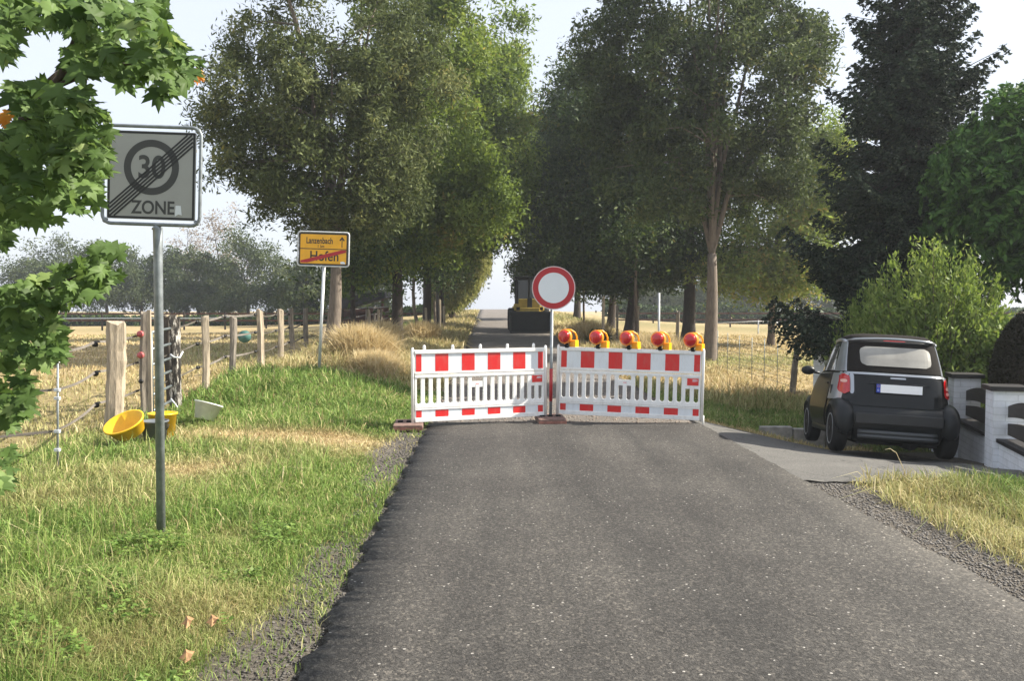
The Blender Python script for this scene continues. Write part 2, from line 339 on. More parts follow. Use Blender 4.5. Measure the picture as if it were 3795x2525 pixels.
def gravel(x, y):
    x = np.asarray(x, float); y = np.asarray(y, float); L, Rr = xl(y), xr(y)
    g = .95*np.exp(-(((x-L+.22)/.40)**2))*(.30+.75*np.exp(-((y-9.8)/1.9)**2)+.75*np.exp(-((y-4.0)/.8)**2)+.45*np.exp(-((y-5.6)/.5)**2))
    g = np.where((x-Rr > -.1) & (y < 9), np.where(x < 3.42+.04*np.sin(y*6), .9, g), g)
    g = np.where((x > L-.05) & (x < Rr+.1), .8, g)
    g = np.where((x > 4.6) & (x < 6.3) & (y > 7.9) & (y < 12.6), .8, g)
    return g
def axis(segs):
    out = []
    for a, b, s in segs: out += list(np.arange(a, b, s))
    out.append(segs[-1][1]); return np.array(out)
gx = axis([(-260,-60,20),(-60,-16,2),(-16,-7,.5),(-7,8,.12),(8,16,.5),(16,60,2),(60,260,20)])
gy = axis([(-30,2,2),(2,16,.12),(16,32,.4),(32,100,1.5),(100,320,10)])
GX, GY = np.meshgrid(gx, gy); GZ = H(GX, GY)
onroad = ((GX > xl(GY)+.06) & (GX < xr(GY)-.06)) | ((GX > 2.7) & (GX < 5.6) & (GY > 8.15) & (GY < 12.75))
GZ = GZ-.05*onroad
V = np.stack([GX.ravel(), GY.ravel(), GZ.ravel()], 1); nx, ny = len(gx), len(gy)
I = (np.arange(ny-1)[:, None]*nx+np.arange(nx-1)[None]).ravel(); F = np.stack([I, I+1, I+nx+1, I+nx], 1)
ground = np_obj('ground', V, F, mat_ground(), tint=gravel(GX, GY).ravel(), dry=dryness(GX, GY).ravel(), smooth=True)
tag(ground, kind='structure')

def strip(name, ys, xa, xb, nxs, off, mat, ragL=0, ragR=0, thick=.06, rage=0):
    V = []; F = []; k = nxs+1
    for y in ys:
        a, b = float(xa(y)), float(xb(y))
        a += ragL*(.5*math.sin(y*9.3)+.35*math.sin(y*23.1+1)+.3*math.sin(y*47+2)); b += ragR*(.5*math.sin(y*7.3)+.35*math.sin(y*19.1+1)+.3*math.sin(y*41))
        xs = [a]+[a+(b-a)*i/nxs for i in range(nxs+1)]+[b]
        y0_ = y
        for i, x in enumerate(xs):
            y = y0_+(rage*(.5*math.sin(x*5.1)+.3*math.sin(x*13.7+1)+.2*math.sin(x*31)) if y0_ == ys[0] else 0)
            z = h1(x, y)+off
            if i in (0, nxs+2): z -= thick
            V.append((x, y, z))
    k = nxs+3
    for j in range(len(ys)-1):
        for i in range(k-1): a = j*k+i; F.append((a, a+1, a+k+1, a+k))
    for base in (0, (len(ys)-1)*k):                       # end faces
        b = len(V)
        for i in range(k): x, y, z = V[base+i]; V.append((x, y, z-thick))
        for i in range(k-1): F.append((base+i, base+i+1, b+i+1, b+i))
    o = np_obj(name, V, F, mat, smooth=False); tag(o, kind='structure'); return o
strip('road', list(np.arange(-8, 3, .5))+list(np.arange(3, 12.15, .06)), xl, xr, 10, .035, mat_asphalt(), .055, .02)
strip('driveway', list(np.arange(8.08, 12.8, .1)), lambda y: xr(y)-.03+.02, lambda y: min(5.3, 5.05+.3*(y-8)), 60, .022, mat_driveway(), 0, .09, rage=.09)
strip('milled_road', list(np.arange(12.17, 30, .15))+list(np.arange(30, 130, 1.0)), xl, xr, 10, .004, mat_milled(), .05, .05)

# ------------------------------------------------------------ grass
def blades(name, pts, hgt, wid, dry, mat, lean=.35, parent=None, tb=.5, ts=.22):
    n = len(pts); a = rng.uniform(0, 2*np.pi, n); side = np.stack([np.cos(a), np.sin(a), np.zeros(n)], 1)
    b = rng.uniform(0, 2*np.pi, n); ln = np.abs(rng.normal(0, lean, n)); d = np.stack([np.cos(b)*ln, np.sin(b)*ln, np.ones(n)], 1)
    h = hgt[:, None]; w = wid[:, None]
    m = pts+d*h*np.array([.35, .35, .6]); t = pts+d*h*np.array([1.1, 1.1, 1])-np.array([0, 0, 1])*h*(ln**2)[:, None]*.25
    V = np.stack([pts-side*w/2, pts+side*w/2, m+side*w*.38, m-side*w*.38, t], 1).reshape(-1, 3)
    B = np.arange(n)[:, None]*5; F = np.stack([B+[0, 1, 2], B+[0, 2, 3], B+[3, 2, 4]], 1).reshape(-1, 3)
    ti = np.clip(rng.normal(tb, ts, n), 0, 1)
    return np_obj(name, V, F, mat, parent, tint=np.repeat(ti, 3), dry=np.repeat(dry, 3))
def scatter(n, x0, x1, y0, y1, power=1.0):
    u = rng.uniform(0, 1, n)
    if power: y = (y0**(1-power)+u*(y1**(1-power)-y0**(1-power)))**(1/(1-power)) if power != 1 else y0*(y1/y0)**u
    else: y = y0+u*(y1-y0)
    x = rng.uniform(0, 1, n)*(x1-x0)+x0; return x, y
def patchy(x, y, f=1.0): return np.sin(x*3.1*f+2*np.sin(y*2.3*f))*np.sin(y*3.7*f+1.7*np.sin(x*1.9*f))
def grass_area(name, n, x0, x1, y0, y1, keep, hmin, hmax, label, power=1.6, wk=.0012, lean=.95, dadd=0, tb=.5):
    x, y = scatter(n, x0, x1, y0, y1, power); k = keep(x, y); x, y = x[k], y[k]
    p = patchy(x, y); c = dryness(x, y)+dadd+rng.normal(0, .14, len(x)); c = np.clip(c, 0, 1)
    c = np.where(rng.uniform(0, 1, len(x)) < .07, .8, c)
    hg = rng.uniform(hmin, hmax, len(x))*(1+.35*p)*(1-.35*np.clip(dryness(x, y), 0, 1))
    w = np.maximum(.0045, y*wk)*rng.uniform(.6, 1.4, len(x))
    o = blades(name, np.stack([x, y, H(x, y)-.01], 1), hg, w, c, M['grass'], lean, tb=tb+.16*patchy(x, y, .45)+.10*patchy(x+3, y, 1.9))
    tag(o, label, 'grass', kind='stuff'); return o
edge = lambda x, y: (xl(y)-x)
def openspots(x, y):     # no tall blades right in front of the sign pole and the tubs
    k = np.ones(len(x), bool)
    for cx, cy, r in ((-2.45, 5.62, .30), (-4.5, 9.45, .35), (-4.3, 9.7, .3), (-4.15, 11.0, .4), (-4.3, 9.9, .3)): k &= (x-cx)**2+(y-cy)**2 > r*r
    return k
def keepL(x, y):
    e = edge(x, y); g = gravel(x, y); r = rng.uniform(0, 1, len(x))
    return (e > -.02+.05*r) & (r > .92*np.clip(g*1.6-.25, 0, 1)) & (x > -5.35-.05*np.clip(y-13, 0, 9)) & (patchy(x, y, .8)*.25+r > .02)
def shorten(o): return o
grass_area('verge_grass', 420000, -5.6, -.9, 3.2, 24, lambda x, y: keepL(x, y) & ((edge(x, y) > .35) | (rng.uniform(0, 1, len(x)) < .55)), .025, .095, 'short mixed green and dry grass covering the left verge beside the asphalt')
grass_area('verge_tall_grass', 30000, -5.6, -1.9, 3.4, 18, lambda x, y: keepL(x, y) & openspots(x, y) & (edge(x, y) > .9+.5*patchy(x, y, .6)) & (dryness(x, y) < .7), .10, .24, 'taller green grass tufts on the left verge around the sign pole', lean=1.0)
grass_area('meadow_grass', 90000, -26, -5.2, 6, 46, lambda x, y: (x < -5.2-.06*np.clip(y-13, 0, 30)) & (x > -.70*y-2), .06, .20, 'dry straw coloured meadow grass behind the wooden post fence', power=1.6, wk=.0013, dadd=-.08)
grass_area('roadside_grass', 42000, 3.2, 6.5, 4.6, 8.25, lambda x, y: (x > 3.22+.45*rng.uniform(0, 1, len(x))**1.5) & (y < 8.05-.0*x+.1*patchy(x, y)) & (x < .66*y+.8), .06, .24, 'dry and green grass patch in the lower right beside the gravel strip', power=1.2, dadd=0)
grass_area('lawn_strip', 36000, 2.4, 9, 12.9, 19, lambda x, y: x > xr(y)+.05+.2*rng.uniform(0, 1, len(x)), .05, .16, 'short green grass strip behind the kerb beyond the driveway', power=1.2)
grass_area('field_grass', 70000, 2, 24, 16.5, 45, lambda x, y: (x > xr(y)+.3) & (x < .7*y), .05, .16, 'pale dry grass of the paddock to the right of the avenue', power=1.5, wk=.0013)
grass_area('avenue_grass', 42000, -6.5, -1, 17, 75, lambda x, y: (x < xl(y)-.1) & (x > xl(y)-3.6), .15, .5, 'straw coloured grass growing under the left row of avenue trees', power=1.5, wk=.0013, dadd=.1)
grass_area('avenue_grass', 30000, 1, 7, 17, 75, lambda x, y: (x > xr(y)+.1) & (x < xr(y)+3.6), .12, .45, 'straw coloured grass growing under the right row of avenue trees', power=1.5, wk=.0013)
wy_ = rng.uniform(3.5, 6.2, 5200); wx_ = xl(wy_)-rng.uniform(.5, 3.0, 5200); kk = (patchy(wx_, wy_, 1.3) > .25); wx_, wy_ = wx_[kk], wy_[kk]; kn = 5
wc = np.repeat(np.stack([wx_, wy_, H(wx_, wy_)+rng.uniform(.02, .09, len(wx_))], 1), kn, 0)+rng.normal(0, .022, (len(wx_)*kn, 3))*np.array([1, 1, .4])
def kites0(C, D_, L, Wd):
    D_ = D_/np.linalg.norm(D_, axis=1, keepdims=True); s = np.cross(D_, rng.normal(0, .3, D_.shape)+np.array([0, 0, 1])); s /= np.linalg.norm(s, axis=1, keepdims=True); L = L[:, None]; Wd = Wd[:, None]
    V = np.stack([C-D_*L/2, C+s*Wd/2, C+D_*L/2, C-s*Wd/2], 1).reshape(-1, 3); return V, (np.arange(len(C))[:, None]*4+np.arange(4)[None])
dd = rng.normal(0, 1, wc.shape); dd[:, 2] = np.abs(dd[:, 2])*.4; V, F = kites0(wc, dd, rng.uniform(.02, .045, len(wc)), rng.uniform(.014, .03, len(wc)))
tag(np_obj('weeds', V, F, M['grass'], tint=np.clip(rng.normal(.38, .15, len(wc)), 0, 1), dry=np.clip(rng.normal(.03, .05, len(wc)), 0, 1)), 'broad leafed clover and weeds growing among the left verge grass', 'weeds', kind='stuff')
def clump(x, y, r, hh, n, label, dry=.95, tb=.55):
    a = rng.uniform(0, 2*np.pi, n); q = r*.75*rng.uniform(0, 1, n)**.7; px, py = x+q*np.cos(a), y+q*np.sin(a)
    pts = np.stack([px, py, H(px, py)], 1); hg = hh*rng.uniform(.45, 1, n)*(1-.35*(q/r)**2)
    o = blades('dry_grass_tuft', pts, hg, np.full(n, max(.012, y*.0013))*rng.uniform(.6, 1.3, n), np.clip(rng.normal(dry, .06, n), 0, 1), M['grass'], .6, tb=tb+.12, ts=.22)
    tag(o, label, 'grass tuft', 'tall dry grass tufts along the avenue')
clump(-3.25, 18.8, .85, 1.05, 5500, 'large golden tuft of tall dry grass right of the yellow place sign')
clump(-2.75, 17.6, .7, .6, 3500, 'low golden fringe of dry grass in front of the large golden tuft', tb=.65)
clump(-4.1, 26.5, .8, 1.0, 2200, 'dry grass tuft at the foot of the first dark avenue trunk')
clump(-3.5, 33, .9, 1.0, 2400, 'golden dry tuft between the second and third left avenue trunks')
clump(3.1, 34, 1.1, 1.1, 2600, 'golden dry tuft right of the wheel loader above the first warning lamp')
clump(4.6, 27, 1.3, 1.0, 3000, 'dry grass tuft behind the third and fourth warning lamps')
clump(3.4, 23, .7, .5, 1500, 'low dry tuft behind the second warning lamp', .8)
# one bent stem in front of the car, a few fallen leaves, loose stones
mb = MB(); bx, by = 3.75, 7.9; mb.tube([(bx, by, h1(bx, by)), (bx-.04, by+.02, .12), (bx-.09, by+.02, .24), (bx-.14, by, .33), (bx-.20, by, .37), (bx-.25, by, .36)], [.004, .004, .0035, .003, .003, .002], 5)
tag(mb.build('grass_stem', plain('dry_stem', (.6, .5, .3), .7)), 'single bent dry grass stem standing in front of the right rear car tyre', 'grass stem')
for (u, D, lb) in ((461, 4.24, 'curled brown fallen leaf in the grass, left one of the pair left of the road'), (519, 4.30, 'curled tan fallen leaf in the grass, right one of the pair left of the road'), (457, 3.86, 'small brown fallen leaf lowest in the grass by the road')):
    x = X(u-40, D); z = h1(x, D)+.085; m_ = MB(); pts = []
    for j in range(9):
        a = 2*math.pi*j/9; r_ = .036*(1.0 if j % 2 else .72)*rng.uniform(.7, 1.2); pts.append((x+r_*1.0*math.cos(a), D+r_*math.sin(a), z-.02+.018*math.sin(a)+.006*math.cos(3*a)))
    m_.add([(x, D, z-.005)]+pts, [(0, 1+j, 1+(j+1) % 9) for j in range(9)]); tag(m_.build('fallen_leaf', M['leaf_dead']), lb, 'leaf', 'fallen leaves on the verge')
def stones(name, n, fn, smin, smax, label, mat):
    base = np.array([(1,0,0),(-1,0,0),(0,1,0),(0,-1,0),(0,0,1),(0,0,-1)], float); fc = np.array([(0,2,4),(2,1,4),(1,3,4),(3,0,4),(2,0,5),(1,2,5),(3,1,5),(0,3,5)])
    x, y = fn(n); n = len(x); s = rng.uniform(smin, smax, (n, 1, 1))*rng.uniform(.6, 1.3, (n, 6, 3)); z = H(x, y)
    V = base[None]*s*np.array([1, 1, .6])+np.stack([x, y, z+.004], 1)[:, None]; F = (np.arange(n)[:, None, None]*6+fc[None]).reshape(-1, 3)
    o = np_obj(name, V.reshape(-1, 3), F, mat); tag(o, label, 'gravel', kind='stuff')
mst = plain('gravel_stones', (.15, .138, .125), .9, .6, 30, coord='Object')
def fr(n): y = rng.uniform(4.3, 8.1, n); return 2.9+rng.beta(1.3, 2.2, n)*.75-.0275*(y-4), y
stones('gravel', 3800, fr, .004, .015, 'loose grey gravel between the road edge and the right grass patch', mst)
def fl(n): y = 3.4+rng.beta(1, 1.3, n)*8.5; x = xl(y)-rng.beta(1.2, 3, n)*.6; k = rng.uniform(0, 1, n) < np.clip(gravel(x, y)*1.4, .1, 1); return x[k], y[k]
stones('crumbled_asphalt', 4200, fl, .004, .014, 'dark crumbs of stone along the ragged left road edge', plain('crumbs', (.085, .078, .07), .9, .7, 30))
def fm(n): y = 12.3+rng.beta(1, 2, n)*14; return xl(y)+rng.uniform(-.3, 4.2, n), y
stones('rubble', 4500, fm, .008, .03, 'brown rubble lying on the milled road behind the barriers', plain('rubble_stones', (.19, .155, .13), .9, .6, 30))
# kerb beyond the driveway
mb = MB()
for i in range(7):
    x = 3.95+i*.52; y = 13.35-.02*i; mb.box(x, x+.50, y, y+.14, h1(x, y)-.2, -.20-.06*(x-3.95), bev=.015)
tag(mb.build('kerb', M['stone']), kind='structure')

# ------------------------------------------------------------ foliage and trees
def kites(C, D_, L, Wd):      # centres, directions, lengths, widths -> verts, faces
    n = len(C); D_ = D_/np.linalg.norm(D_, axis=1, keepdims=True); r = rng.normal(0, 1, (n, 3)); s = np.cross(D_, r); s /= np.linalg.norm(s, axis=1, keepdims=True)+1e-9
    L = L[:, None]; Wd = Wd[:, None]; nn = np.cross(D_, s)
    V = np.stack([C-D_*L/2, C+s*Wd/2+nn*Wd*.15, C+D_*L/2, C-s*Wd/2+nn*Wd*.15], 1).reshape(-1, 3)
    return V, (np.arange(n)[:, None]*4+np.arange(4)[None])
def in_lobes(lobes, n, shell=.35):
    w = np.array([l[3]*l[4]*l[5] for l in lobes])**.75; idx = rng.choice(len(lobes), n, p=w/w.sum()); Lb = np.array(lobes)[idx]
    d = rng.normal(0, 1, (n, 3)); d /= np.linalg.norm(d, axis=1, keepdims=True); r = rng.uniform(shell**3, 1, n)**(1/3)
    return Lb[:, :3]+d*r[:, None]*Lb[:, 3:6]
def limbs(mb, base, fork_z, trunk_r, targets, lean=(0, 0), nmain=5, mi=0, top_z=None, twigs=True):
    bx, by, bz = base; path = []; K = 7
    for i in range(K):
        t = i/(K-1); path.append((bx+lean[0]*t+.05*math.sin(3*t+bx), by+lean[1]*t, bz+(fork_z-bz)*t))
    mb.tube([(bx, by, bz-.2)]+path, [trunk_r*1.45, trunk_r*1.3]+[trunk_r*(1.08-.42*i/(K-1)) for i in range(1, K)], 10, mi)
    f = Vector(path[-1]); T = [Vector(t) for t in targets]; 
    if not T: return
    idx = list(rng.choice(len(T), min(nmain*3, len(T)), replace=False))
    cen = sum(T, Vector())/len(T); mains = []
    idx = sorted(idx, key=lambda i: -T[i].z)[:nmain]; nodes = []
    for i in idx:
        e = T[i]; p1 = f+Vector(((e.x-f.x)*.16, (e.y-f.y)*.16, (e.z-f.z)*.50)); pts = []
        for k in range(8):
            t = k/7; q = (f*(1-t)**2+p1*2*t*(1-t)+e*t*t)+Vector(rng.normal(0, .05, 3))*(1 if 0 < k else 0); pts.append(q)
        pts.insert(0, f-Vector((0, 0, .5))); rr = [trunk_r*.34]+[trunk_r*.40*(1-t/7.8)+.012 for t in range(8)]; mb.tube(pts, rr, 6, mi); nodes += [(pts[k], rr[k]) for k in range(2, 9)]
    if twigs:
        NP = np.array([p for p, _ in nodes])
        for e in T:
            d = np.linalg.norm(NP-np.array(e), axis=1)+np.maximum(0, NP[:, 2]-e.z)*.8; j = int(d.argmin()); a, ra = nodes[j]
            mid = a.lerp(e, .5)+Vector((0, 0, .08*(e-a).length))+Vector(rng.normal(0, .08, 3)); mb.tube([a, a.lerp(mid, .6), mid, mid.lerp(e, .6), e], [min(ra, trunk_r*.22)*k for k in (.8, .6, .45, .3, .15)], 4, mi, cap=False)
def tree(name, base, lobes, nclump, nleaf, leaf, lmat, bark, trunk_r, fork_z, label, cat='tree', group=None, crad=.5, shell=.35, lean=(0,0), nmain=6, droop=0., upright=0., flat=.8, tb=.5, ts=.2, trunk=True, wr=.36, clear=None):
    t = empty(name, (base[0], base[1], base[2])); tag(t, label, cat, group)
    C = in_lobes(lobes, nclump, shell)
    if clear is not None: C = C[clear(C)]
    nclump = len(C); cr = crad*rng.uniform(.6, 1.3, nclump)
    per = np.maximum(3, (nleaf/nclump*rng.uniform(.5, 1.5, nclump)*(cr/crad)**1.5).astype(int)); k = np.repeat(np.arange(nclump), per); n = len(k)
    off = np.clip(rng.normal(0, .5, (n, 3)), -.95, .95)*cr[k][:, None]*np.array([1, 1, flat])
    P = C[k]+off; cz = C.mean(0); d = rng.normal(0, 1, (n, 3))+off/cr[k][:, None]*.6; d[:, 2] += upright-droop
    L = leaf*rng.uniform(.6, 1.35, n); V, F = kites(P, d, L, L*wr*rng.uniform(.8, 1.2, n))
    ct = rng.normal(0, .13, nclump); ti = np.clip(tb+ct[k]+rng.normal(0, ts*.7, n), 0, 1)
    V = V-np.array(base); o = np_obj('crown', V, F, lmat, t, tint=ti)
    if trunk:
        mb = MB(); limbs(mb, (0, 0, 0), fork_z-base[2], trunk_r, [tuple(c-np.array(base)) for c in C[:min(nclump, 90)]], lean, nmain); mb.build('trunk', bark, t)
    return t

LM = {}
LM['willow'] = leafmat('willow_leaves', [(0, (.026, .038, .014)), (.5, (.090, .115, .042)), (.85, (.185, .21, .095)), (1, (.26, .25, .08))], .30, .7)
LM['olive'] = leafmat('olive_leaves', [(0, (.020, .028, .012)), (.5, (.056, .082, .028)), (.85, (.130, .165, .062)), (1, (.24, .22, .09))], .25, .65)
LM['ash'] = leafmat('ash_leaves', [(0, (.040, .070, .018)), (.5, (.13, .19, .040)), (.85, (.23, .29, .075)), (1, (.30, .26, .08))], .4)
LM['dark'] = leafmat('dark_leaves', [(0, (.012, .022, .009)), (.5, (.038, .068, .020)), (.9, (.11, .15, .042)), (1, (.14, .13, .04))], .25)
LM['weep'] = leafmat('weeping_leaves', [(0, (.10, .115, .035)), (.5, (.22, .24, .08)), (1, (.34, .32, .13))], .4)
LM['spruce'] = leafmat('spruce_needles', [(0, (.009, .017, .012)), (.5, (.022, .038, .022)), (.85, (.062, .085, .048)), (1, (.11, .13, .07))], .05, .8)
LM['far'] = leafmat('far_leaves', [(0, (.030, .046, .022)), (.5, (.065, .090, .036)), (1, (.12, .14, .06))], .25)
LM['birch'] = leafmat('bare_birch_leaves', [(0, (.13, .11, .085)), (.5, (.25, .21, .16)), (1, (.34, .25, .19))], .25)
LM['maple'] = leafmat('maple_leaves', [(0, (.040, .075, .020)), (.5, (.090, .150, .042)), (.85, (.155, .235, .075)), (1, (.24, .31, .11))], .40, .5)
LM['bush'] = leafmat('bush_leaves', [(0, (.065, .11, .022)), (.5, (.145, .21, .050)), (1, (.28, .33, .10))], .35)
LM['globe'] = leafmat('globe_leaves', [(0, (.022, .050, .014)), (.5, (.060, .135, .030)), (1, (.14, .25, .060))], .2)
LM['yew'] = leafmat('clipped_conifer', [(0, (.012, .012, .006)), (.5, (.025, .024, .013)), (1, (.045, .042, .025))], .05)

# big willow left of the road behind the yellow sign
bA = (-4.72, 22, h1(-4.72, 22)); s = 22/1948
def px(u, v, D, dy=0): return (X(u, D), D+dy, 1.7-(v-707)*D/1948)
def lobe(u, v, D, ru, rv, rd=None, dy=0):
    k = D/1948; x, y, z = px(u, v, D, dy); return (x, y, z, ru*k, (rd if rd else ru)*k, rv*k)
lA = [lobe(760, 60, 22, 235, 260), lobe(730, 260, 22, 260, 170, 240), lobe(600, 250, 22, 150, 150, 160), lobe(920, 220, 22, 120, 190, 160), lobe(620, 380, 22, 130, 120, 150), lobe(760, 420, 22, 190, 120, 190), lobe(890, 420, 22, 90, 110, 150), lobe(690, 480, 22, 110, 70, 120), lobe(820, 500, 22, 90, 60, 100), lobe(740, -150, 22, 200, 150)]
tree('willow_tree', bA, lA, 520, 105000, .15, LM['willow'], M['bark_pale'], .19, px(760, 600, 22)[2], 'large grey-green willow with a leafy round crown behind the yellow place sign', group='trees of the avenue', crad=.42, shell=.5, nmain=7, droop=.2, lean=(.15, 0), wr=.30)
# left avenue row
tree('avenue_tree', (-4.1, 30, h1(-4.1, 30)), [lobe(960, 120, 30, 140, 260, 150), lobe(1060, 60, 30, 100, 190, 120), lobe(1030, 320, 30, 120, 170, 140), lobe(930, 460, 30, 140, 110, 150), lobe(1060, 470, 30, 110, 90, 130), lobe(860, 560, 30, 90, 60, 120), lobe(820, 620, 30, 70, 45, 90), lobe(960, 580, 30, 90, 45, 90)], 340, 68000, .20, LM['ash'], M['bark_dark'], .21, 4.6, 'tree with bright yellow-green crown and straight dark trunk right of the willow', group='trees of the avenue', crad=.7, shell=.4)
tree('avenue_tree', (-3.85, 38, h1(-3.85, 38)), [lobe(1090, 230, 38, 110, 170, 130), lobe(1140, 330, 38, 110, 170, 130), lobe(1080, 480, 38, 130, 110, 130), lobe(990, 560, 38, 110, 70, 110), lobe(1170, 130, 38, 50, 90, 60)], 230, 42000, .23, LM['ash'], M['bark_dark'], .2, 5, 'green avenue tree reaching over the road, third trunk in the left row', group='trees of the avenue', crad=.8, shell=.35)
tree('avenue_tree', (-3.95, 46, h1(-3.95, 46)), [lobe(1120, 420, 46, 130, 130, 130), lobe(1010, 530, 46, 100, 90, 110), lobe(1160, 520, 46, 60, 60, 90)], 150, 26000, .27, LM['dark'], M['bark_dark'], .24, 4.5, 'dark leafed avenue tree, fourth trunk in the left row before the weeping one', group='trees of the avenue', crad=.9)
# slender pale trunks in the left row
def sapling(u, D, top, lab, r=.07, bend=.25, bark='bark_pale'):
    x = X(u, D); z = h1(x, D); t = empty('young_tree', (x, D, z)); tag(t, lab, 'tree', 'slender trees between the avenue trunks'); mb = MB()
    hh = top-z; mb.tube([(0, 0, -.1), (-bend*.3, 0, hh*.2), (-bend*.8, 0, hh*.35), (-bend, 0, hh*.55), (-bend*.7, 0, hh*.8), (0, 0, hh)], [r*1.2, r, r, r*.9, r*.7, r*.4], 6)
    mb.build('trunk', M[bark], t); n = 2600; P = rng.normal(0, 1, (n, 3))*np.array([.8, .8, .7])+np.array([0, 0, hh+.2]); L = rng.uniform(.12, .25, n)
    V, F = kites(P, rng.normal(0, 1, (n, 3)), L, L*.4); np_obj('crown', V, F, LM['dark'], t, tint=np.clip(rng.normal(.5, .2, n), 0, 1))
sapling(963, 35, 3.9, 'pale bent slender trunk between the second and third avenue trunks', .08, .22)
sapling(1002, 42, 3.6, 'thin pale upright trunk just left of the weeping tree', .07, .05)
sapling(1345, 41, 3.4, 'thin pale trunk right of the wheel loader', .06, .05, 'bark')
sapling(1466, 33, 4.2, 'thin lichen covered trunk right of the forked dark trunks', .07, .08, 'bark')
sapling(815, 27, 3.2, 'slim dark trunk between the willow trunk and the first dark avenue trunk', .09, .05, 'bark_dark')
# weeping tree at the end of the avenue
D = 56; bx = X(1040, D); t = empty('weeping_tree', (bx, D, h1(bx, D))); tag(t, 'pale yellow-green weeping tree with hanging twigs at the far end of the avenue', 'tree', 'trees of the avenue')
mb = MB(); hz = h1(bx, D); mb.tube([(0, 0, -.2), (0, 0, 1.5), (.2, 0, 3.5), (.8, 0, 5)], [.25, .2, .15, .08], 8); V_, F_, T_ = [], [], []
for i in range(400):
    u = rng.uniform(985, 1128); top = np.interp(u, [985, 1060, 1130], [640, 590, 570])+rng.uniform(-50, 45); bot = np.interp(u, [985, 1060, 1090, 1130], [725, 715, 690, 625])+rng.uniform(-25, 6)
    if bot <= top+5: continue
    p0 = np.array(px(u, top, D, rng.uniform(-2.5, 2.5))); L_ = (bot-top)*D/1948; nn = int(70*L_/2)+8
    P = p0[None]+np.stack([rng.normal(0, .10, nn), rng.normal(0, .10, nn), -rng.uniform(0, L_, nn)], 1); dd = rng.normal(0, .35, (nn, 3)); dd[:, 2] -= 1
    L = rng.uniform(.15, .3, nn); v, f = kites(P, dd, L, L*.28); f = f+4*sum(len(a) for a in T_); V_.append(v); F_.append(f); T_.append(np.clip(rng.normal(rng.uniform(.25, .75), .15, nn), 0, 1))
V_ = np.concatenate(V_)-np.array([bx, D, hz]); np_obj('crown', V_, np.concatenate(F_), LM['weep'], t, tint=np.concatenate(T_)); mb.build('trunk', M['bark'], t)
# right avenue row
R1 = (6.3, 27, h1(6.3, 27))
lR = [lobe(1600, 40, 27, 230, 220, 230), lobe(1500, 200, 27, 190, 190, 200), lobe(1740, 180, 27, 170, 200, 190), lobe(1640, 330, 27, 220, 150, 210), lobe(1780, 340, 27, 110, 130, 150), lobe(1430, 120, 27, 130, 150, 150), lobe(1600, 440, 27, 170, 80, 150), lobe(1730, 450, 27, 90, 70, 120), lobe(1620, -150, 27, 200, 130), lobe(1450, 330, 27, 120, 130, 150), lobe(1840, 130, 27, 70, 100, 110)]
tree('avenue_tree', R1, lR, 560, 100000, .165, LM['olive'], M['bark_pale'], .21, px(1640, 585, 27)[2], 'huge olive-green tree with pale forked trunk right of the warning lamps', group='trees of the avenue', crad=.48, shell=.5, nmain=8, upright=.2, wr=.38, lean=(.05, 0), clear=lambda C: ~((np.abs(C[:, 0]-6.45) < .55) & (C[:, 2] < 5.9) & (C[:, 1] < 27.6)))
tree('avenue_tree', (7.5, 36, h1(7.5, 36)), [lobe(1560, 500, 36, 180, 120, 150), lobe(1500, 380, 36, 180, 160, 150), lobe(1620, 610, 36, 130, 55, 110)], 240, 38000, .22, LM['dark'], M['bark_dark'], .27, 4.6, 'dark avenue tree with straight black trunk just left of the pale forked trunk', group='trees of the avenue', crad=.8)
tree('avenue_tree', (5.25, 38, h1(5.25, 38)), [lobe(1420, 480, 38, 150, 150, 150), lobe(1380, 300, 38, 130, 170, 140), lobe(1350, 600, 38, 110, 60, 110), lobe(1500, 620, 38, 120, 55, 100), lobe(1400, 650, 38, 90, 35, 90)], 300, 50000, .22, LM['dark'], M['bark_dark'], .26, 4.2, 'dark avenue tree with leaning thick trunk above the third warning lamp', group='trees of the avenue', crad=.8, lean=(.3, 0))
tree('avenue_tree', (5.35, 46, h1(5.35, 46)), [lobe(1320, 330, 46, 80, 180, 130), lobe(1310, 500, 46, 110, 130, 130), lobe(1270, 600, 46, 70, 50, 90), lobe(1330, 650, 46, 90, 40, 90)], 220, 38000, .26, LM['dark'], M['bark_dark'], .22, 4.5, 'dark avenue tree behind the round sign, trunk above the second warning lamp', group='trees of the avenue', crad=.85, lean=(.2, 0))
tree('avenue_tree', (4.6, 60, h1(4.6, 60)), [lobe(1260, 420, 60, 80, 190, 110), lobe(1255, 570, 60, 70, 90, 90), lobe(1215, 625, 60, 32, 40, 60), lobe(1225, 670, 60, 34, 28, 60)], 190, 28000, .3, LM['dark'], M['bark_dark'], .25, 5, 'farthest dark avenue tree on the right with branches hanging over the wheel loader', group='trees of the avenue', crad=.8)
tree('avenue_tree', (-4.6, 52, h1(-4.6, 52)), [lobe(1150, 330, 52, 85, 130, 90), lobe(1190, 210, 52, 45, 90, 70), lobe(1185, 440, 52, 60, 110, 80)], 130, 20000, .27, LM['ash'], M['bark_dark'], .2, 5, 'light green tree top filling the gap over the road in the middle of the avenue', group='trees of the avenue', crad=.9)
tree('field_tree', (10.4, 34, h1(10.4, 34)), [lobe(1800, 560, 34, 130, 110, 130), lobe(1880, 450, 34, 80, 120, 100), lobe(1720, 630, 34, 110, 60, 100), lobe(1840, 640, 34, 90, 50, 90), lobe(1900, 330, 34, 50, 80, 80)], 220, 40000, .2, LM['ash'], M['bark'], .14, 3.3, 'sunlit yellowish tree between the pale forked trunk and the spruce', crad=.7, tb=.7)
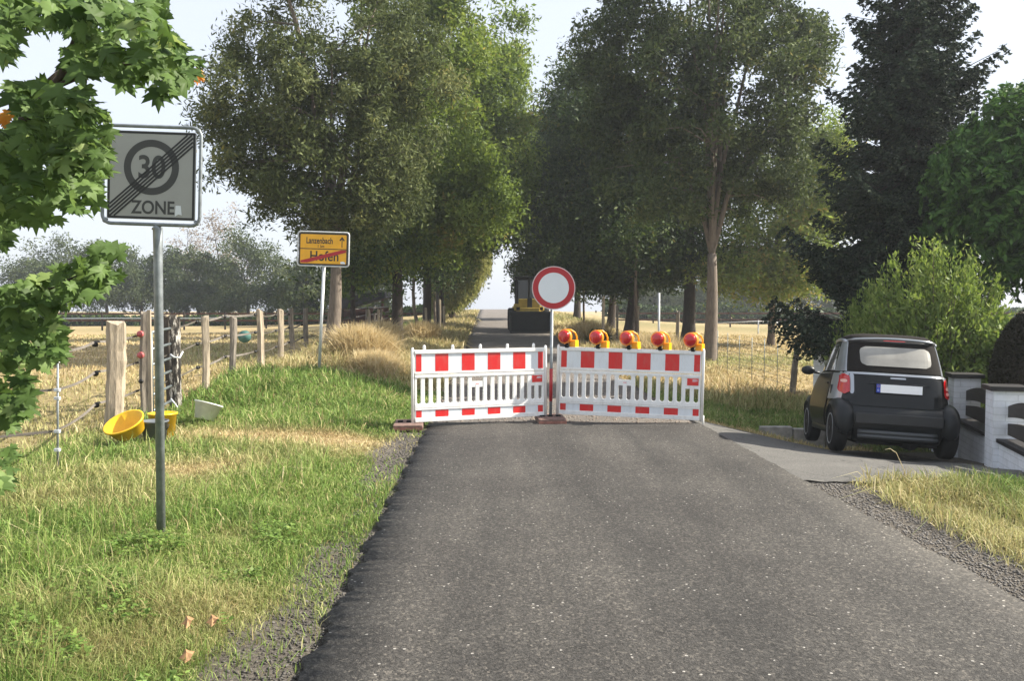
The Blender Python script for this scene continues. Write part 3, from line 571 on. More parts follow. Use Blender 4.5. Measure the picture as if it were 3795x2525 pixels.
# spruce
def spruce(x, y, top, rad, label, base_z):
    t = empty('spruce_tree', (x, y, base_z)); tag(t, label, 'tree'); mb = MB(); hh = top-base_z
    mb.tube([(0, 0, -.2), (0, 0, hh*.5), (0, 0, hh)], [.24, .14, .02], 8); P_, D_ = [], []; z = 1.75
    while z < hh-.15:
        f = 1-z/hh; Rm = rad*.94*(f**.72)*(.92+.16*rng.uniform()); nb = int(6+6*f)
        if 2 < z < 6.5: nb += 2
        a0 = rng.uniform(0, 6.28)
        for j in range(nb):
            a = a0+6.283*j/nb+rng.normal(0, .15); Lb = Rm*rng.uniform(.62, 1.25)*(1-.5*max(0, math.cos(a+.9))*(z < 6.5)); ns = max(4, int(Lb/.11)); dirh = np.array([math.cos(a), math.sin(a), 0]); sidev = np.array([-dirh[1], dirh[0], 0])
            pts = []
            for q in range(ns+1):
                tt = q/ns; pts.append(dirh*Lb*tt+np.array([0, 0, z-.40*Lb*math.sin(tt*2.0)+.28*Lb*tt*tt]))
            if Lb > .8: mb.tube([tuple(pts[0]), tuple(pts[ns//2]), tuple(pts[-1])], [.022, .012, .004], 4, cap=False)
            for q in range(1, ns+1):
                tt = q/ns; p = pts[q]; tl = .50*Lb*(1-tt*.75)*rng.uniform(.5, 1.05)
                for sgn in (-1, 1):
                    m = max(3, int(tl/.055)); tw = np.linspace(0, 1, m)[:, None]
                    dv = sidev*sgn*.85+dirh*.55+np.array([0, 0, -.30]); pp = p[None]+tw*tl*dv[None]; pp[:, 2] -= (tw[:, 0]**2)*.25*tl
                    pp = np.repeat(pp, 6, 0)+rng.normal(0, .024, (m*6, 3)); dd = np.tile(dv, (m*6, 1))+rng.normal(0, .55, (m*6, 3)); P_.append(pp); D_.append(dd)
                pp = np.repeat(p[None], 5, 0)+rng.normal(0, .03, (5, 3)); P_.append(pp); D_.append(np.tile(dirh, (5, 1))+rng.normal(0, .5, (5, 3)))
        z += .27+.05*f
    P = np.concatenate(P_); Dv = np.concatenate(D_); n = len(P); L = rng.uniform(.065, .13, n); V, F = kites(P, Dv, L, L*.46)
    np_obj('crown', V, F, LM['spruce'], t, tint=np.clip(rng.normal(.5, .22, n), 0, 1)); mb.build('trunk', M['bark_dark'], t); print('spruce', n)
spruce(X(2092, 17.8), 17.8, 11.1, 2.85, 'tall dark spruce with drooping boughs towering behind the car', -.3)
# feathery bush behind the garden wall
def bush(name, x, y, z0, stems, rx, ry, hh, leaf, lm, label, wr=.35, cat='bush', spread=.5):
    t = empty(name, (x, y, z0)); tag(t, label, cat); P_, D_ = [], []; mb = MB()
    for i in range(stems):
        a = rng.uniform(0, 6.283); r = rng.uniform(0, 1)**.5; ex = rx*r*math.cos(a); ey = ry*r*math.sin(a); top = hh*math.sqrt(max(.06, 1-(r*.93)**2))*rng.uniform(.62, 1.18)
        p0 = np.array([ex*.3, ey*.3, 0.]); p1 = np.array([ex*.8, ey*.8, top*.65]); p2 = np.array([ex*1.12, ey*1.12, top])
        m = int(60*top/hh)+30; tt = rng.uniform(.12, 1, m)[:, None]; q = p0*(1-tt)**2+p1*2*tt*(1-tt)+p2*tt**2; g = 2*(1-tt)*(p1-p0)+2*tt*(p2-p1); g /= np.linalg.norm(g, axis=1, keepdims=True)
        P_.append(q+rng.normal(0, .05, (m, 3))); D_.append(g+rng.normal(0, spread, (m, 3)))
        if i % 6 == 0: mb.tube([tuple(p0), tuple((p0+p1*2+p2)/4), tuple(p2*.97)], [.015, .009, .003], 4, cap=False)
    P = np.concatenate(P_); Dv = np.concatenate(D_); n = len(P); L = leaf*rng.uniform(.6, 1.4, n); V, F = kites(P, Dv, L, L*wr)
    np_obj('foliage', V, F, lm, t, tint=np.clip(rng.normal(.5, .2, n), 0, 1)); mb.build('stem', M['bark'], t); return t
bush('feathery_bush', X(2150, 13.2), 13.2, -.3, 620, 1.25, .85, 2.75, .09, LM['bush'], 'bright feathery green bush spilling over behind the white garden wall')
bush('feathery_bush', X(2010, 15.6), 15.6, -.3, 240, .75, .7, 2.2, .09, LM['bush'], 'lower darker green bush between the spruce and the car roof')
bush('garden_shrub', X(2300, 12.6), 12.6, -.25, 200, .75, .6, 1.65, .10, LM['bush'], 'leafy shrub directly behind the white brick pillars', .5, spread=.8)
bush('garden_shrub', X(1375, 33), 33, .1, 50, .5, .5, .65, .12, LM['dark'], 'small dark green shrub on the verge above the second warning lamp')
# globe tree
D = 15.6; gx_, gz_ = X(2405, D), 1.7+(707-440)*D/1948; t = empty('globe_tree', (gx_, D, -.25)); tag(t, 'globe shaped tree with bright green top at the right picture edge', 'tree')
P_, D_ = [], []; Rg = 1.95
for i in range(1500):
    d = rng.normal(0, 1, 3); d /= np.linalg.norm(d); rr = Rg*rng.uniform(.80, 1.05)*(1+.05*math.sin(5*d[0]+3*d[2])); c = d*rr*np.array([1, 1, .98]); tw = d*.6+rng.normal(0, .35, 3)+np.array([0, 0, -.15]); tw /= np.linalg.norm(tw); m = 24
    tt = np.linspace(-.5, .5, m)[:, None]; sd_ = np.cross(tw, d); sd_ /= np.linalg.norm(sd_)+1e-6; sg = np.where(np.arange(m) % 2, 1, -1)[:, None]
    P_.append(c[None]+tt*.34*tw[None]+sg*sd_[None]*.05); D_.append(sg*sd_[None]*.9+tw[None]*.5+rng.normal(0, .15, (m, 3)))
P = np.concatenate(P_)+np.array([0, 0, gz_+.25]); n = len(P); L = rng.uniform(.10, .17, n); V, F = kites(P, np.concatenate(D_), L, L*.42); np_obj('crown', V, F, LM['globe'], t, tint=np.clip(rng.normal(.5, .2, n), 0, 1))
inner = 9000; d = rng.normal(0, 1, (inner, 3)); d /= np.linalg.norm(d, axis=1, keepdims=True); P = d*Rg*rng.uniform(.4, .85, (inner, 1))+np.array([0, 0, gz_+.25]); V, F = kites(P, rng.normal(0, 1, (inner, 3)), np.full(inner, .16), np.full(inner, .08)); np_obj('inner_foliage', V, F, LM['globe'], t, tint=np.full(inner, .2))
mb = MB(); mb.tube([(0, 0, -.1), (0, 0, 1), (0, 0, gz_+.3)], [.09, .075, .05], 8)
for a in range(7): mb.tube([(0, 0, gz_-.8), (.6*math.cos(a*.9), .6*math.sin(a*.9), gz_), (1.1*math.cos(a*.9), 1.1*math.sin(a*.9), gz_+.6)], [.04, .03, .01], 5)
mb.build('trunk', M['bark_dark'], t)
# clipped conifer
D = 10.6; t = empty('clipped_conifer', (X(2400, D), D, -.2)); tag(t, 'dark clipped egg-shaped conifer behind the right brick pillar', 'bush'); n = 26000; d = rng.normal(0, 1, (n, 3)); d /= np.linalg.norm(d, axis=1, keepdims=True)
P = d*np.array([.58, .58, .98])*rng.uniform(.93, 1.0, (n, 1))+np.array([0, 0, .95]); k = P[:, 2] > .02; P = P[k]; d = d[k]; n = len(P); L = rng.uniform(.03, .06, n); V, F = kites(P, d+rng.normal(0, .4, (n, 3)), L, L*.5); np_obj('foliage', V, F, LM['yew'], t, tint=np.clip(rng.normal(.5, .25, n), 0, 1))
mb = MB(); mb.lathe([(.05, -.95), (.35, -.7), (.52, -.2), (.53, .2), (.42, .62), (.2, .86), (.02, .92)], 20, M=Matrix.Translation((0, 0, .95))); mb.build('core', M['bark_dark'], t)

# far treelines, each tree its own thing
def far_tree(u, D, topv, ru, lm, label, group, botv=None, n=11000, leaf=None, crad=None):
    x = X(u, D); z = h1(x, D); k = D/1948; top = 1.7-(topv-707)*k; r = ru*k; hh = top-z; leaf = leaf or .0038*D
    lb = [(x, D, z+hh*.60, r, r, hh*.40), (x+r*.45, D, z+hh*.40, r*.7, r*.8, hh*.26), (x-r*.5, D, z+hh*.38, r*.7, r*.8, hh*.26), (x+r*.1*math.sin(u), D, z+hh*.8, r*.55, r*.6, hh*.2)]
    tree('field_tree', (x, D, z), lb, 70, n, leaf, lm, M['bark_dark'], .0022*D, z+hh*.25, label, group=group, crad=crad or r*.33, shell=.2, nmain=4)
fl_ = [(60, 92, 590, 75, 'leftmost round tree of the hazy far treeline behind the maple twigs'), (150, 95, 545, 85, 'broad hazy tree in the far treeline left of the speed sign pole'), (245, 90, 560, 70, 'hazy dome shaped tree in the far treeline just left of the sign pole'), (325, 96, 580, 60, 'low hazy tree hidden behind the sign pole'),
 (395, 88, 565, 55, 'dark hazy tree in the far treeline right of the sign pole'), (455, 84, 575, 55, 'dark tree standing in front of the pale birch in the far treeline'), (570, 82, 530, 80, 'green far tree between the pale birch and the willow'), (650, 80, 590, 60, 'low far tree left of the yellow place sign'), (520, 90, 600, 50, 'small far tree under the pale birch'), (700, 70, 600, 60, 'dark tree just behind the yellow place sign'), (790, 72, 610, 60, 'dark tree right of the willow trunk in the distance'), (860, 74, 600, 60, 'dark far tree left of the first dark avenue trunk')]
for u, D, tv, ru, lb in fl_: far_tree(u, D, tv, ru, LM['far'], lb, 'trees of the far left treeline')
far_tree(510, 100, 462, 62, LM['birch'], 'tall pale thin-leaved birch rising above the far treeline', 'trees of the far left treeline', n=3200, leaf=.3)
far_tree(430, 104, 520, 50, LM['birch'], 'smaller pale greyish birch left of the tall pale birch', 'trees of the far left treeline', n=2000, leaf=.3)
for u, D, tv, ru, lb in [(1620, 95, 655, 60, 'small far tree seen left of the pale forked trunk'), (1720, 100, 640, 60, 'far tree under the sunlit tree to the right'), (1500, 100, 650, 70, 'far tree behind the dark avenue trunks on the right'), (1900, 90, 600, 90, 'far tree behind the spruce')]: far_tree(u, D, tv, ru, LM['far'], lb, 'trees of the far right treeline')
def hedge(x0, x1, y, hh, n, label, seed=0):
    m = n; xx = rng.uniform(x0, x1, m); prof = hh*(.75+.25*np.sin(xx*.45+seed)*np.sin(xx*.17+1)); yy = y+rng.normal(0, .6, m); zz = H(xx, yy)+rng.uniform(0, 1, m)*prof
    L = rng.uniform(.3, .6, m); V, F = kites(np.stack([xx, yy, zz], 1), rng.normal(0, 1, (m, 3)), L, L*.55); o = np_obj('hedge', V, F, LM['dark'], tint=np.clip(rng.normal(.4, .2, m), 0, 1)); tag(o, label, 'hedge', kind='stuff')
hedge(-62, -7, 76, 1.25, 11000, 'long dark hedge at the far end of the left meadow')
hedge(9, 62, 84, 2.1, 12000, 'long dark hedge at the far end of the right paddock', 2)

# ------------------------------------------------------------ foreground maple
def maple_leaf_shape():
    half = [(0, 0), (.18, -.10), (.42, -.02), (.30, .14), (.62, .30), (.50, .36), (.66, .58), (.40, .52), (.22, .50), (.26, .74), (.12, .72), (0, 1.0)]
    pts = half+[(-x, y) for x, y in half[-2:0:-1]]; return np.array(pts)
MS = maple_leaf_shape(); nl = len(MS)
def maple_leaves(name, C, Nrm, Dn, size, mat, parent, tint):
    n = len(C); Nrm = Nrm/np.linalg.norm(Nrm, axis=1, keepdims=True); Dn = Dn-(Dn*Nrm).sum(1, keepdims=True)*Nrm; Dn /= np.linalg.norm(Dn, axis=1, keepdims=True); Sd = np.cross(Dn, Nrm)
    ax = MS[None, :, 0]*size[:, None]; ay = (MS[None, :, 1]-.2)*size[:, None]; fold = rng.uniform(.05, .5, n)[:, None]; curl = rng.uniform(-.3, .75, n)[:, None]
    az = -fold*np.abs(ax)-curl*ay**2/size[:, None]+.06*size[:, None]*np.sin(MS[None, :, 0]*9+MS[None, :, 1]*7+fold*20)
    V = C[:, None]+ax[..., None]*Sd[:, None]+ay[..., None]*Dn[:, None]+az[..., None]*Nrm[:, None]
    cen = C+Dn*(.28*size)[:, None]; V = np.concatenate([V, cen[:, None]], 1).reshape(-1, 3); k = nl+1
    fr = np.array([(j, (j+1) % nl, nl) for j in range(nl)]); F = (np.arange(n)[:, None, None]*k+fr[None]).reshape(-1, 3)
    return np_obj(name, V, F, mat, parent, tint=np.repeat(tint, nl))
mx, my = -3.7, 4.3; mz = h1(mx, my); t = empty('maple_tree', (mx, my, mz)); tag(t, 'maple with large lobed green leaves hanging into the picture from the left', 'tree')
cl = [(30,40,60,60,26),(130,35,80,50,34),(240,45,80,60,38),(340,40,60,55,26),(390,60,22,60,10),(380,140,60,50,26),(432,160,32,48,16),(330,170,50,40,16),(250,130,50,45,16),(20,110,45,40,14),(200,150,40,30,8),(395,205,35,25,6),
 (85,225,45,28,12),(180,245,60,40,20),(110,290,70,45,26),(215,300,50,60,24),(40,330,55,50,20),(160,350,80,60,40),(225,385,40,55,20),(110,420,90,55,38),(190,460,55,35,18),(30,430,50,60,20),(45,490,60,28,16),(110,505,40,16,6),(10,545,22,30,5),
 (255,578,25,14,4),(225,610,40,20,8),(255,640,28,16,6),(170,640,60,18,10),(100,662,60,20,10),(190,670,35,20,6),(40,690,50,30,14),(110,700,60,30,14),(40,750,50,40,16),(120,770,35,40,10),(90,820,45,35,10),(25,820,40,40,12),(140,815,20,25,4),(30,900,38,40,10),(60,945,22,25,4),(15,960,28,30,6),(12,1060,22,25,4),(5,1120,15,20,3)]
C_, S_ = [], []
for (u, v, ru, rv, n) in cl:
    n = int(n*2.3)
    for i in range(n):
        a = rng.uniform(0, 6.283); r = rng.uniform(0, 1)**.6; D = rng.uniform(3.0, 4.3) if v < 560 else rng.uniform(3.3, 4.0)
        C_.append(px(u-8+ru*r*math.cos(a), v-8+rv*r*math.sin(a), D)); S_.append(rng.uniform(.042, .100))
# hidden mass of the crown outside the frame
for i in range(500):
    C_.append((rng.uniform(-4.6, -2.3), rng.uniform(3.2, 5.4), rng.uniform(1.9, 4.4))); S_.append(rng.uniform(.09, .13))
C = np.array(C_); S_ = np.array(S_); uu = C[:, 0]/C[:, 1]*1948+1178; vv = 707-(C[:, 2]-1.7)/C[:, 1]*1948   # keep the hidden crown mass west of the sign
hid = np.arange(len(C)) >= len(C)-500; keep = ~(hid & (uu > -60)) & ~((uu > 268) & (vv > 250) & (vv < 560)); C = C[keep]; S_ = S_[keep]; n = len(C); Nr = rng.normal(0, .55, (n, 3))+np.array([.60, -.55, .62]); Dn = rng.normal(0, .5, (n, 3))+np.array([.35, -.1, -.9]); yel = rng.uniform(0, 1, n) < .008
o = maple_leaves('foliage', (C-np.array([mx, my, mz]))[~yel], Nr[~yel], Dn[~yel], np.array(S_)[~yel], LM['maple'], t, np.clip(rng.normal(.5, .24, (~yel).sum()), 0, 1))
yc = np.array([px(30, 265, 3.5), px(22, 280, 3.55), px(178, 125, 3.6), px(190, 178, 3.6), px(465, 172, 3.7), px(462, 180, 3.7), px(60, 300, 3.7)]); ny_ = len(yc)
alm = leafmat('autumn_leaves', [(0, (.55, .22, .05)), (1, (.7, .4, .1))], .4)
for q in range(ny_): maple_leaves('autumn_leaf', yc[q:q+1]-np.array([mx, my, mz]), rng.normal(0, .4, (1, 3))+np.array([.8, -.8, .1]), np.array([(0, 0, -1.)])+rng.normal(0, .2, (1, 3)), np.full(1, .055), alm, t, rng.uniform(0, 1, 1))
mb = MB(); o3 = Vector((mx, my, mz))
def br(pts, r0, r1):
    P = [Vector(px(*p))-o3 for p in pts]; mb.tube(P, [r0+(r1-r0)*i/(len(P)-1) for i in range(len(P))], 6)
mb.tube([(0, 0, -.2), (.03, 0, 1), (0, .03, 2), (-.05, 0, 3.5), (0, 0, 5)], [.13, .11, .1, .07, .03], 10)
br([(-300, 560, 4.2), (-100, 420, 3.9), (0, 345, 3.75), (60, 285, 3.7), (105, 240, 3.65), (150, 185, 3.6), (190, 90, 3.6), (240, 10, 3.6), (260, -60, 3.6)], .032, .008)
br([(-300, 540, 4.2), (-80, 320, 3.9), (0, 288, 3.8), (70, 235, 3.8), (125, 190, 3.8), (170, 150, 3.8)], .024, .006)
br([(100, 245, 3.65), (150, 200, 3.6), (200, 180, 3.6), (270, 160, 3.6), (360, 140, 3.6), (430, 160, 3.7)], .014, .004)
br([(-200, 500, 4.0), (0, 470, 3.8), (90, 420, 3.7), (200, 400, 3.6)], .018, .004)
br([(-250, 800, 4.1), (-50, 730, 3.8), (80, 680, 3.7), (170, 640, 3.7), (260, 600, 3.6)], .014, .003)
br([(-250, 820, 4.1), (-30, 790, 3.8), (60, 800, 3.7), (130, 800, 3.7)], .012, .003)
br([(-250, 900, 4.1), (-30, 900, 3.8), (50, 930, 3.7)], .010, .003)
mb.build('trunk', M['bark_dark'], t)

# ------------------------------------------------------------ signs
def text(body, size, mat, parent, name, cx, cz, y, sx=1, bold=.0, extr=.0006, rot=0):
    c = bpy.data.curves.new(name, 'FONT'); c.body = body; c.size = size; c.align_x = 'CENTER'; c.align_y = 'CENTER'; c.extrude = extr; c.offset = bold
    tmp = bpy.data.objects.new('tmp', c); COL.objects.link(tmp); dg = bpy.context.evaluated_depsgraph_get(); me = bpy.data.meshes.new_from_object(tmp.evaluated_get(dg)); bpy.data.objects.remove(tmp); bpy.data.curves.remove(c)
    me.transform(Matrix.Translation((cx, y, cz)) @ Matrix.Rotation(rot, 4, 'Y') @ Matrix.Rotation(R(90), 4, 'X') @ Matrix.Diagonal((sx, 1, 1, 1)))
    me.materials.clear(); me.materials.append(mat); o = bpy.data.objects.new(name, me); COL.objects.link(o); o.parent = parent; return o
def rrect(w, h, r, seg=5):
    pts = []
    for cx, cz, a0 in ((w-r, h-r, 0), (-w+r, h-r, 90), (-w+r, -h+r, 180), (w-r, -h+r, 270)):
        for i in range(seg+1): a = R(a0+90*i/seg); pts.append((cx+r*math.cos(a), cz+r*math.sin(a)))
    return pts
def prism(mb, pts, y0, y1, mi=0):
    n = len(pts); vs = [(x, y0, z) for x, z in pts]+[(x, y1, z) for x, z in pts]
    mb.add(vs, [tuple(range(n))[::-1], tuple(range(n, 2*n))]+[(i, (i+1) % n, n+(i+1) % n, n+i) for i in range(n)], mi)
def ringm(mb, ro, ri, y0, y1, n=48, cx=0, cz=0, mi=0):
    vs = []
    for r, y in ((ro, y0), (ri, y0), (ri, y1), (ro, y1)):
        vs += [(cx+r*math.cos(2*math.pi*j/n), y, cz+r*math.sin(2*math.pi*j/n)) for j in range(n)]
    mb.add(vs, [(k*n+j, k*n+(j+1) % n, ((k+1) % 4)*n+(j+1) % n, ((k+1) % 4)*n+j) for k in range(4) for j in range(n)], mi)
def disc(mb, r, y0, y1, n=48, cx=0, cz=0, mi=0): prism(mb, [(cx+r*math.cos(2*math.pi*j/n), cz+r*math.sin(2*math.pi*j/n)) for j in range(n)], y0, y1, mi)
# end-of-zone sign
D = 5.85; x0 = X(362, D); t = empty('zone_sign', (x0, D, h1(x0, D)), rz=R(0.3), ry=R(0.35)); tag(t, 'large grey square end of 30 zone sign on a galvanised pole at the left', 'road sign', 'road signs')
cz = 2.60-h1(x0, D)
mb = MB(); mb.tube([(0, 0, -.1), (0, 0, 1.9), (0, 0, cz-.36), (-.012, 0, cz-.345)], [.030, .030, .033, .036], 16); mb.build('pole', M['galv'], t)
tl = Matrix.Rotation(R(1.6), 4, 'Y')
sg = empty('sign_panel', (-.03, -.02, cz), ry=R(1.6)); sg.parent = t
fr_ = MB(); fr_.tube([(x, 0, z) for x, z in rrect(.333, .333, .06, 6)], .0125, 8, closed=True)
for a, b in (((.30, .30), (.325, .325)), ((-.30, .30), (-.325, .325)), ((.30, -.30), (.325, -.325)), ((-.30, -.30), (-.325, -.325))): fr_.tube([(a[0], 0, a[1]), (b[0], 0, b[1])], .012, 6)
fr_.build('frame', M['galv'], sg)
mb = MB(); prism(mb, rrect(.30, .30, .012, 3), -.006, .006); mb.box(-.3, .3, .006, .02, .17, .19); pl = mb.build('plate', M['sheet'], sg)
mb = MB(); w = .014
for x0_, x1_, z0_, z1_ in ((-.296, .296, .282, .296), (-.296, .296, -.296, -.282), (-.296, -.282, -.282, .282), (.282, .296, -.282, .282)): mb.box(x0_, x1_, -.0075, -.006, z0_, z1_)
mb.build('border', M['black'], sg)
mb = MB(); ringm(mb, .188, .140, -.0072, -.006, 56, 0, .055); mb.build('ring', M['sheet_grey'], sg)
text('30', .215, M['sheet_grey'], sg, 'digits', 0, .05, -.0068, .9, .004); text('ZONE', .125, M['sheet_grey'], sg, 'lettering', .015, -.222, -.0068, .86, .0025)
mb = MB()
for k in range(5):
    o_ = (k-2)*.027; a = (-.281, -.255+o_*1.0); b = (.281, .262+o_*1.0)
    dx, dz = b[0]-a[0], b[1]-a[1]; L_ = math.hypot(dx, dz); nx_, nz_ = -dz/L_*.0055, dx/L_*.0055
    def clip(p, q):     # keep the bar inside the border
        (ax_, az_), (bx_, bz_) = p, q; sl_ = (bz_-az_)/(bx_-ax_)
        if az_ < -.281: ax_ += (-.281-az_)/sl_; az_ = -.281
        if bz_ > .281: bx_ -= (bz_-.281)/sl_; bz_ = .281
        return (ax_, az_), (bx_, bz_)
    a, b = clip(a, b); prism(mb, [(a[0]+nx_, a[1]+nz_), (b[0]+nx_, b[1]+nz_), (b[0]-nx_, b[1]-nz_), (a[0]-nx_, a[1]-nz_)], -.0088, -.0072)
mb.build('diagonal_bars', M['black'], sg)
mb = MB(); prism(mb, [(.165, -.275), (.17, -.20), (.205, -.20), (.213, -.265), (.19, -.26)], -.0086, -.0074); mb.build('sticker', M['sign_white'], sg)
# yellow place-name sign
D = 16.2; x0 = X(733, D); z0 = h1(x0, D); t = empty('place_name_sign', (x0, D, z0), rz=R(0.5), ry=R(3.2)); tag(t, 'yellow place-name exit sign with a red diagonal bar in front of the willow trunk', 'road sign', 'road signs')
zc = 1.7+(707-574)*D/1948-z0
mb = MB(); mb.tube([(0, 0, -.1), (0, 0, zc-.32)], .030, 12); mb.build('pole', M['galv_pale'], t)
sg = empty('sign_panel', (-.02, -.03, zc), ry=R(-1.4)); sg.parent = t
mb = MB(); mb.tube([(x, 0, z) for x, z in rrect(.485, .325, .05, 5)], .014, 8, closed=True); mb.build('frame', M['galv_pale'], sg)
mb = MB(); prism(mb, rrect(.465, .305, .03, 4), -.004, .006); mb.build('backing_plate', M['town_ink'], sg)
mb = MB(); prism(mb, rrect(.437, .277, .02, 4), -.0065, -.0045); mb.build('plate', M['town_yellow'], sg)
mb = MB(); mb.box(-.437, .437, -.0085, -.0065, -.006, .010); prism(mb, [(.345, .04), (.36, .04), (.36, .20), (.345, .20)], -.0085, -.0066); prism(mb, [(.3525, .245), (.405, .175), (.385, .16), (.3525, .205), (.32, .16), (.30, .175)], -.009, -.0067); mb.build('arrow', M['town_ink'], sg)
text('Lanzenbach', .165, M['town_ink'], sg, 'lettering', -.075, .155, -.0085, .66, .003); text('km', .075, M['town_ink'], sg, 'lettering', -.02, .052, -.0085, .8, .001); text('1', .075, M['town_ink'], sg, 'lettering', -.10, .052, -.0085, .8, .001)
text('Hofen', .26, M['town_ink'], sg, 'lettering', .02, -.14, -.0085, .86, .004)
mb = MB(); prism(mb, [(-.43, -.262), (-.30, -.262), (.432, -.055), (.432, -.012), (.34, -.012), (-.43, -.225)], -.0115, -.0100); mb.build('diagonal_bar', M['sign_red'], sg)
mb = MB(); prism(mb, [(.33, -.27), (.33, -.235), (.38, -.225), (.42, -.245), (.415, -.275)], -.0095, -.0080); mb.build('sticker', M['sign_white'], sg)
# round no-entry-for-vehicles sign
D = 12.35; x0 = X(1267, D); t = empty('round_sign', (x0, D, h1(x0, D)), ry=R(.6)); tag(t, 'round white sign with red ring on a grey pole between the two barriers', 'road sign', 'road signs')
mb = MB(); mb.tube([(0, 0, .0), (0, 0, 1.68)], .022, 12); mb.build('pole', M['galv'], t)
mb = MB(); mb.tube([(0, 0, .32), (0, 0, .80)], .0245, 12); mb.build('red_sleeve', M['sign_red'], t)
zc = 1.7+(707-663)*D/1948
mb = MB(); disc(mb, .316, -.034, -.026, cx=.02, cz=zc); mb.build('disc', M['sign_edge'], t)
mb = MB(); ringm(mb, .302, .222, -.037, -.034, 64, .02, zc); mb.build('ring', M['sign_red'], t)
mb = MB(); disc(mb, .222, -.0362, -.0342, cx=.02, cz=zc); mb.build('face', M['sign_white'], t)

# ------------------------------------------------------------ barriers
def barrier(p0, p1, zb, ends, label, studs, redm, whm):
    dx, dy = p1[0]-p0[0], p1[1]-p0[1]; L = math.hypot(dx, dy); t = empty('barrier', (p0[0], p0[1], zb), rz=math.atan2(dy, dx), ry=-math.atan2(ends, L)*1)
    tag(t, label, 'barrier', 'red and white plastic barriers across the road'); a, b = .05, L-.05; W = b-a
    for x0_, x1_ in ((0, .045), (L-.045, L)): fm_ = MB(); fm_.tube([((x0_+x1_)/2, 0, -.02), ((x0_+x1_)/2, 0, 1.0), ((x0_+x1_)/2, 0, 1.035)], [.023, .023, .012], 10); fm_.build('end_post', M['plastic_white'], t)
    m_ = MB()
    for z0_, z1_, th in ((0, .055, .030), (.055, .165, .012), (.165, .185, .024), (.19, .25, .022), (.615, .655, .026), (.665, .69, .024), (.69, .95, .012), (.95, 1.0, .030)): m_.box(a, b, -th, th, z0_, z1_, bev=.004)
    nS = 17; pit = W/nS; sw = pit*.48
    for k in range(nS+1):
        x = a+k*pit; xa_ = max(a, x-sw/2); xb_ = min(b, x+sw/2)
        if k in (8,): m_.box(xa_, xb_, -.016, .016, .25, .50, bev=.003)
        else: m_.box(xa_, xb_, -.018, .018, .25, .615, bev=.004)
    x7, x9 = a+7*pit+sw/2-.002, a+9*pit-sw/2+.002; m_.box(x7, x9, -.014, .014, .46, .545); 
    x15 = a+15*pit+sw/2-.002; m_.box(x15, b-.01, -.013, .013, .45, .615)
    for k in range(nS):            # rounded slot ends
        x = a+(k+.5)*pit; hw = (pit-sw)/2
        for zz, sg_ in ((.25, 1), (.615, -1)):
            for sx_ in (-1, 1): prism(m_, [(x+sx_*hw, zz), (x+sx_*hw*.35, zz), (x+sx_*hw, zz+sg_*.022)] , -.012, .012)
    m_.build('panel', M['plastic_white'], t)
    per = W/5.0; cuts = []
    
    for za_, zb_ in ((.70, .942), (.062, .158)): bw = MB(); bw.box(a+.012, b-.012, -.0135, -.0122, za_, zb_); bw.build('white_foil', whm, t)
    for k in range(6):
        c = a+k*per; x0_ = max(a+.016, c-per*.245); x1_ = min(b-.016, c+per*.245); 
        for za_, zb_ in ((.70, .942), (.062, .158)): rd = MB(); rd.box(x0_, x1_, -.0152, -.0136, za_, zb_); rd.build('red_stripe', redm, t)
    st = MB(); st.box(b-.19, b-.03, -.0205, -.0186, .50, .60); s_ = st.build('sticker', M['sticker_red'], t)
    text('Barriere', .034, M['sign_white'], s_, 'lettering', b-.10, .565, -.0152, .8, .0008) if False else None
    w_ = MB(); w_.box(b-.12, b-.07, -.0214, -.0207, .555, .562); w_.box(b-.115, b-.06, -.0214, -.0207, .570, .582); ringm(w_, .012, .007, -.0214, -.0207, 16, b-.055, .57); w_.build('logo', M['sign_white'], s_)
    l2 = MB(); l2.box((x7+x9)/2-.025, (x7+x9)/2+.025, -.0155, -.0142, .497, .508); l2.build('maker_mark', M['sticker_red'], t)
    if studs:
        for k in range(5): sm_ = MB(); x = .19+k*(L-.40)/4; sm_.tube([(x, 0, .995), (x, 0, 1.05), (x, 0, 1.068)], [.022, .021, .010], 10); sm_.build('lamp_stud', M['plastic_white'], t)
    return t
BL = barrier((X(945, 11.65), 11.65), (X(1258, 12.4), 12.4), .105, .0, 'red and white barrier on the left, brightly sunlit, with bare knobs on top', True, M['foil_red'], M['foil_white'])
p0, p1 = (X(1279, 12.55), 12.55), (X(1620, 12.1), 12.1)
BR = barrier(p0, p1, .115, -.045, 'red and white barrier on the right carrying five red warning lamps', False, M['foil_red'], M['foil_white'])
mb = MB(); xx, yy = p1; mb.tube([(xx, yy, h1(xx, yy)), (xx, yy, .14)], .014, 8); mb.build('foot_rod', M['plastic_white']); fo = bpy.data.objects['foot_rod']; fo.parent = BR; fo.matrix_parent_inverse = Matrix.LocRotScale(BR.location, BR.rotation_euler, None).inverted()
def block(u, D, label):
    x = X(u, D); t_ = empty('base_block', (x, D, h1(x, D)), rz=R(4)); tag(t_, label, 'base block', 'rusty brown barrier base blocks'); m_ = MB()
    m_.box(-.20, .20, -.36, .30, .02, .10, bev=.012); m_.box(-.17, -.09, -.34, .28, 0, .02); m_.box(.09, .17, -.34, .28, 0, .02); m_.build('slab', M['block'], t_)
    m_ = MB(); m_.box(-.20, .20, -.3605, -.358, .035, .075); m_.build('front_edge', plain('worn_red_edge', (.27, .12, .09), .85, .4, 20), t_)
    m_ = MB()
    for q in (-.12, .0, .12): m_.box(q-.035, q+.035, -.05, .05, .10, .118, bev=.004)
    m_.build('socket', M['rubber'], t_)
block(940, 11.75, 'brown base block under the left end of the left barrier'); block(1266, 12.35, 'brown base block under the round sign pole between the barriers')

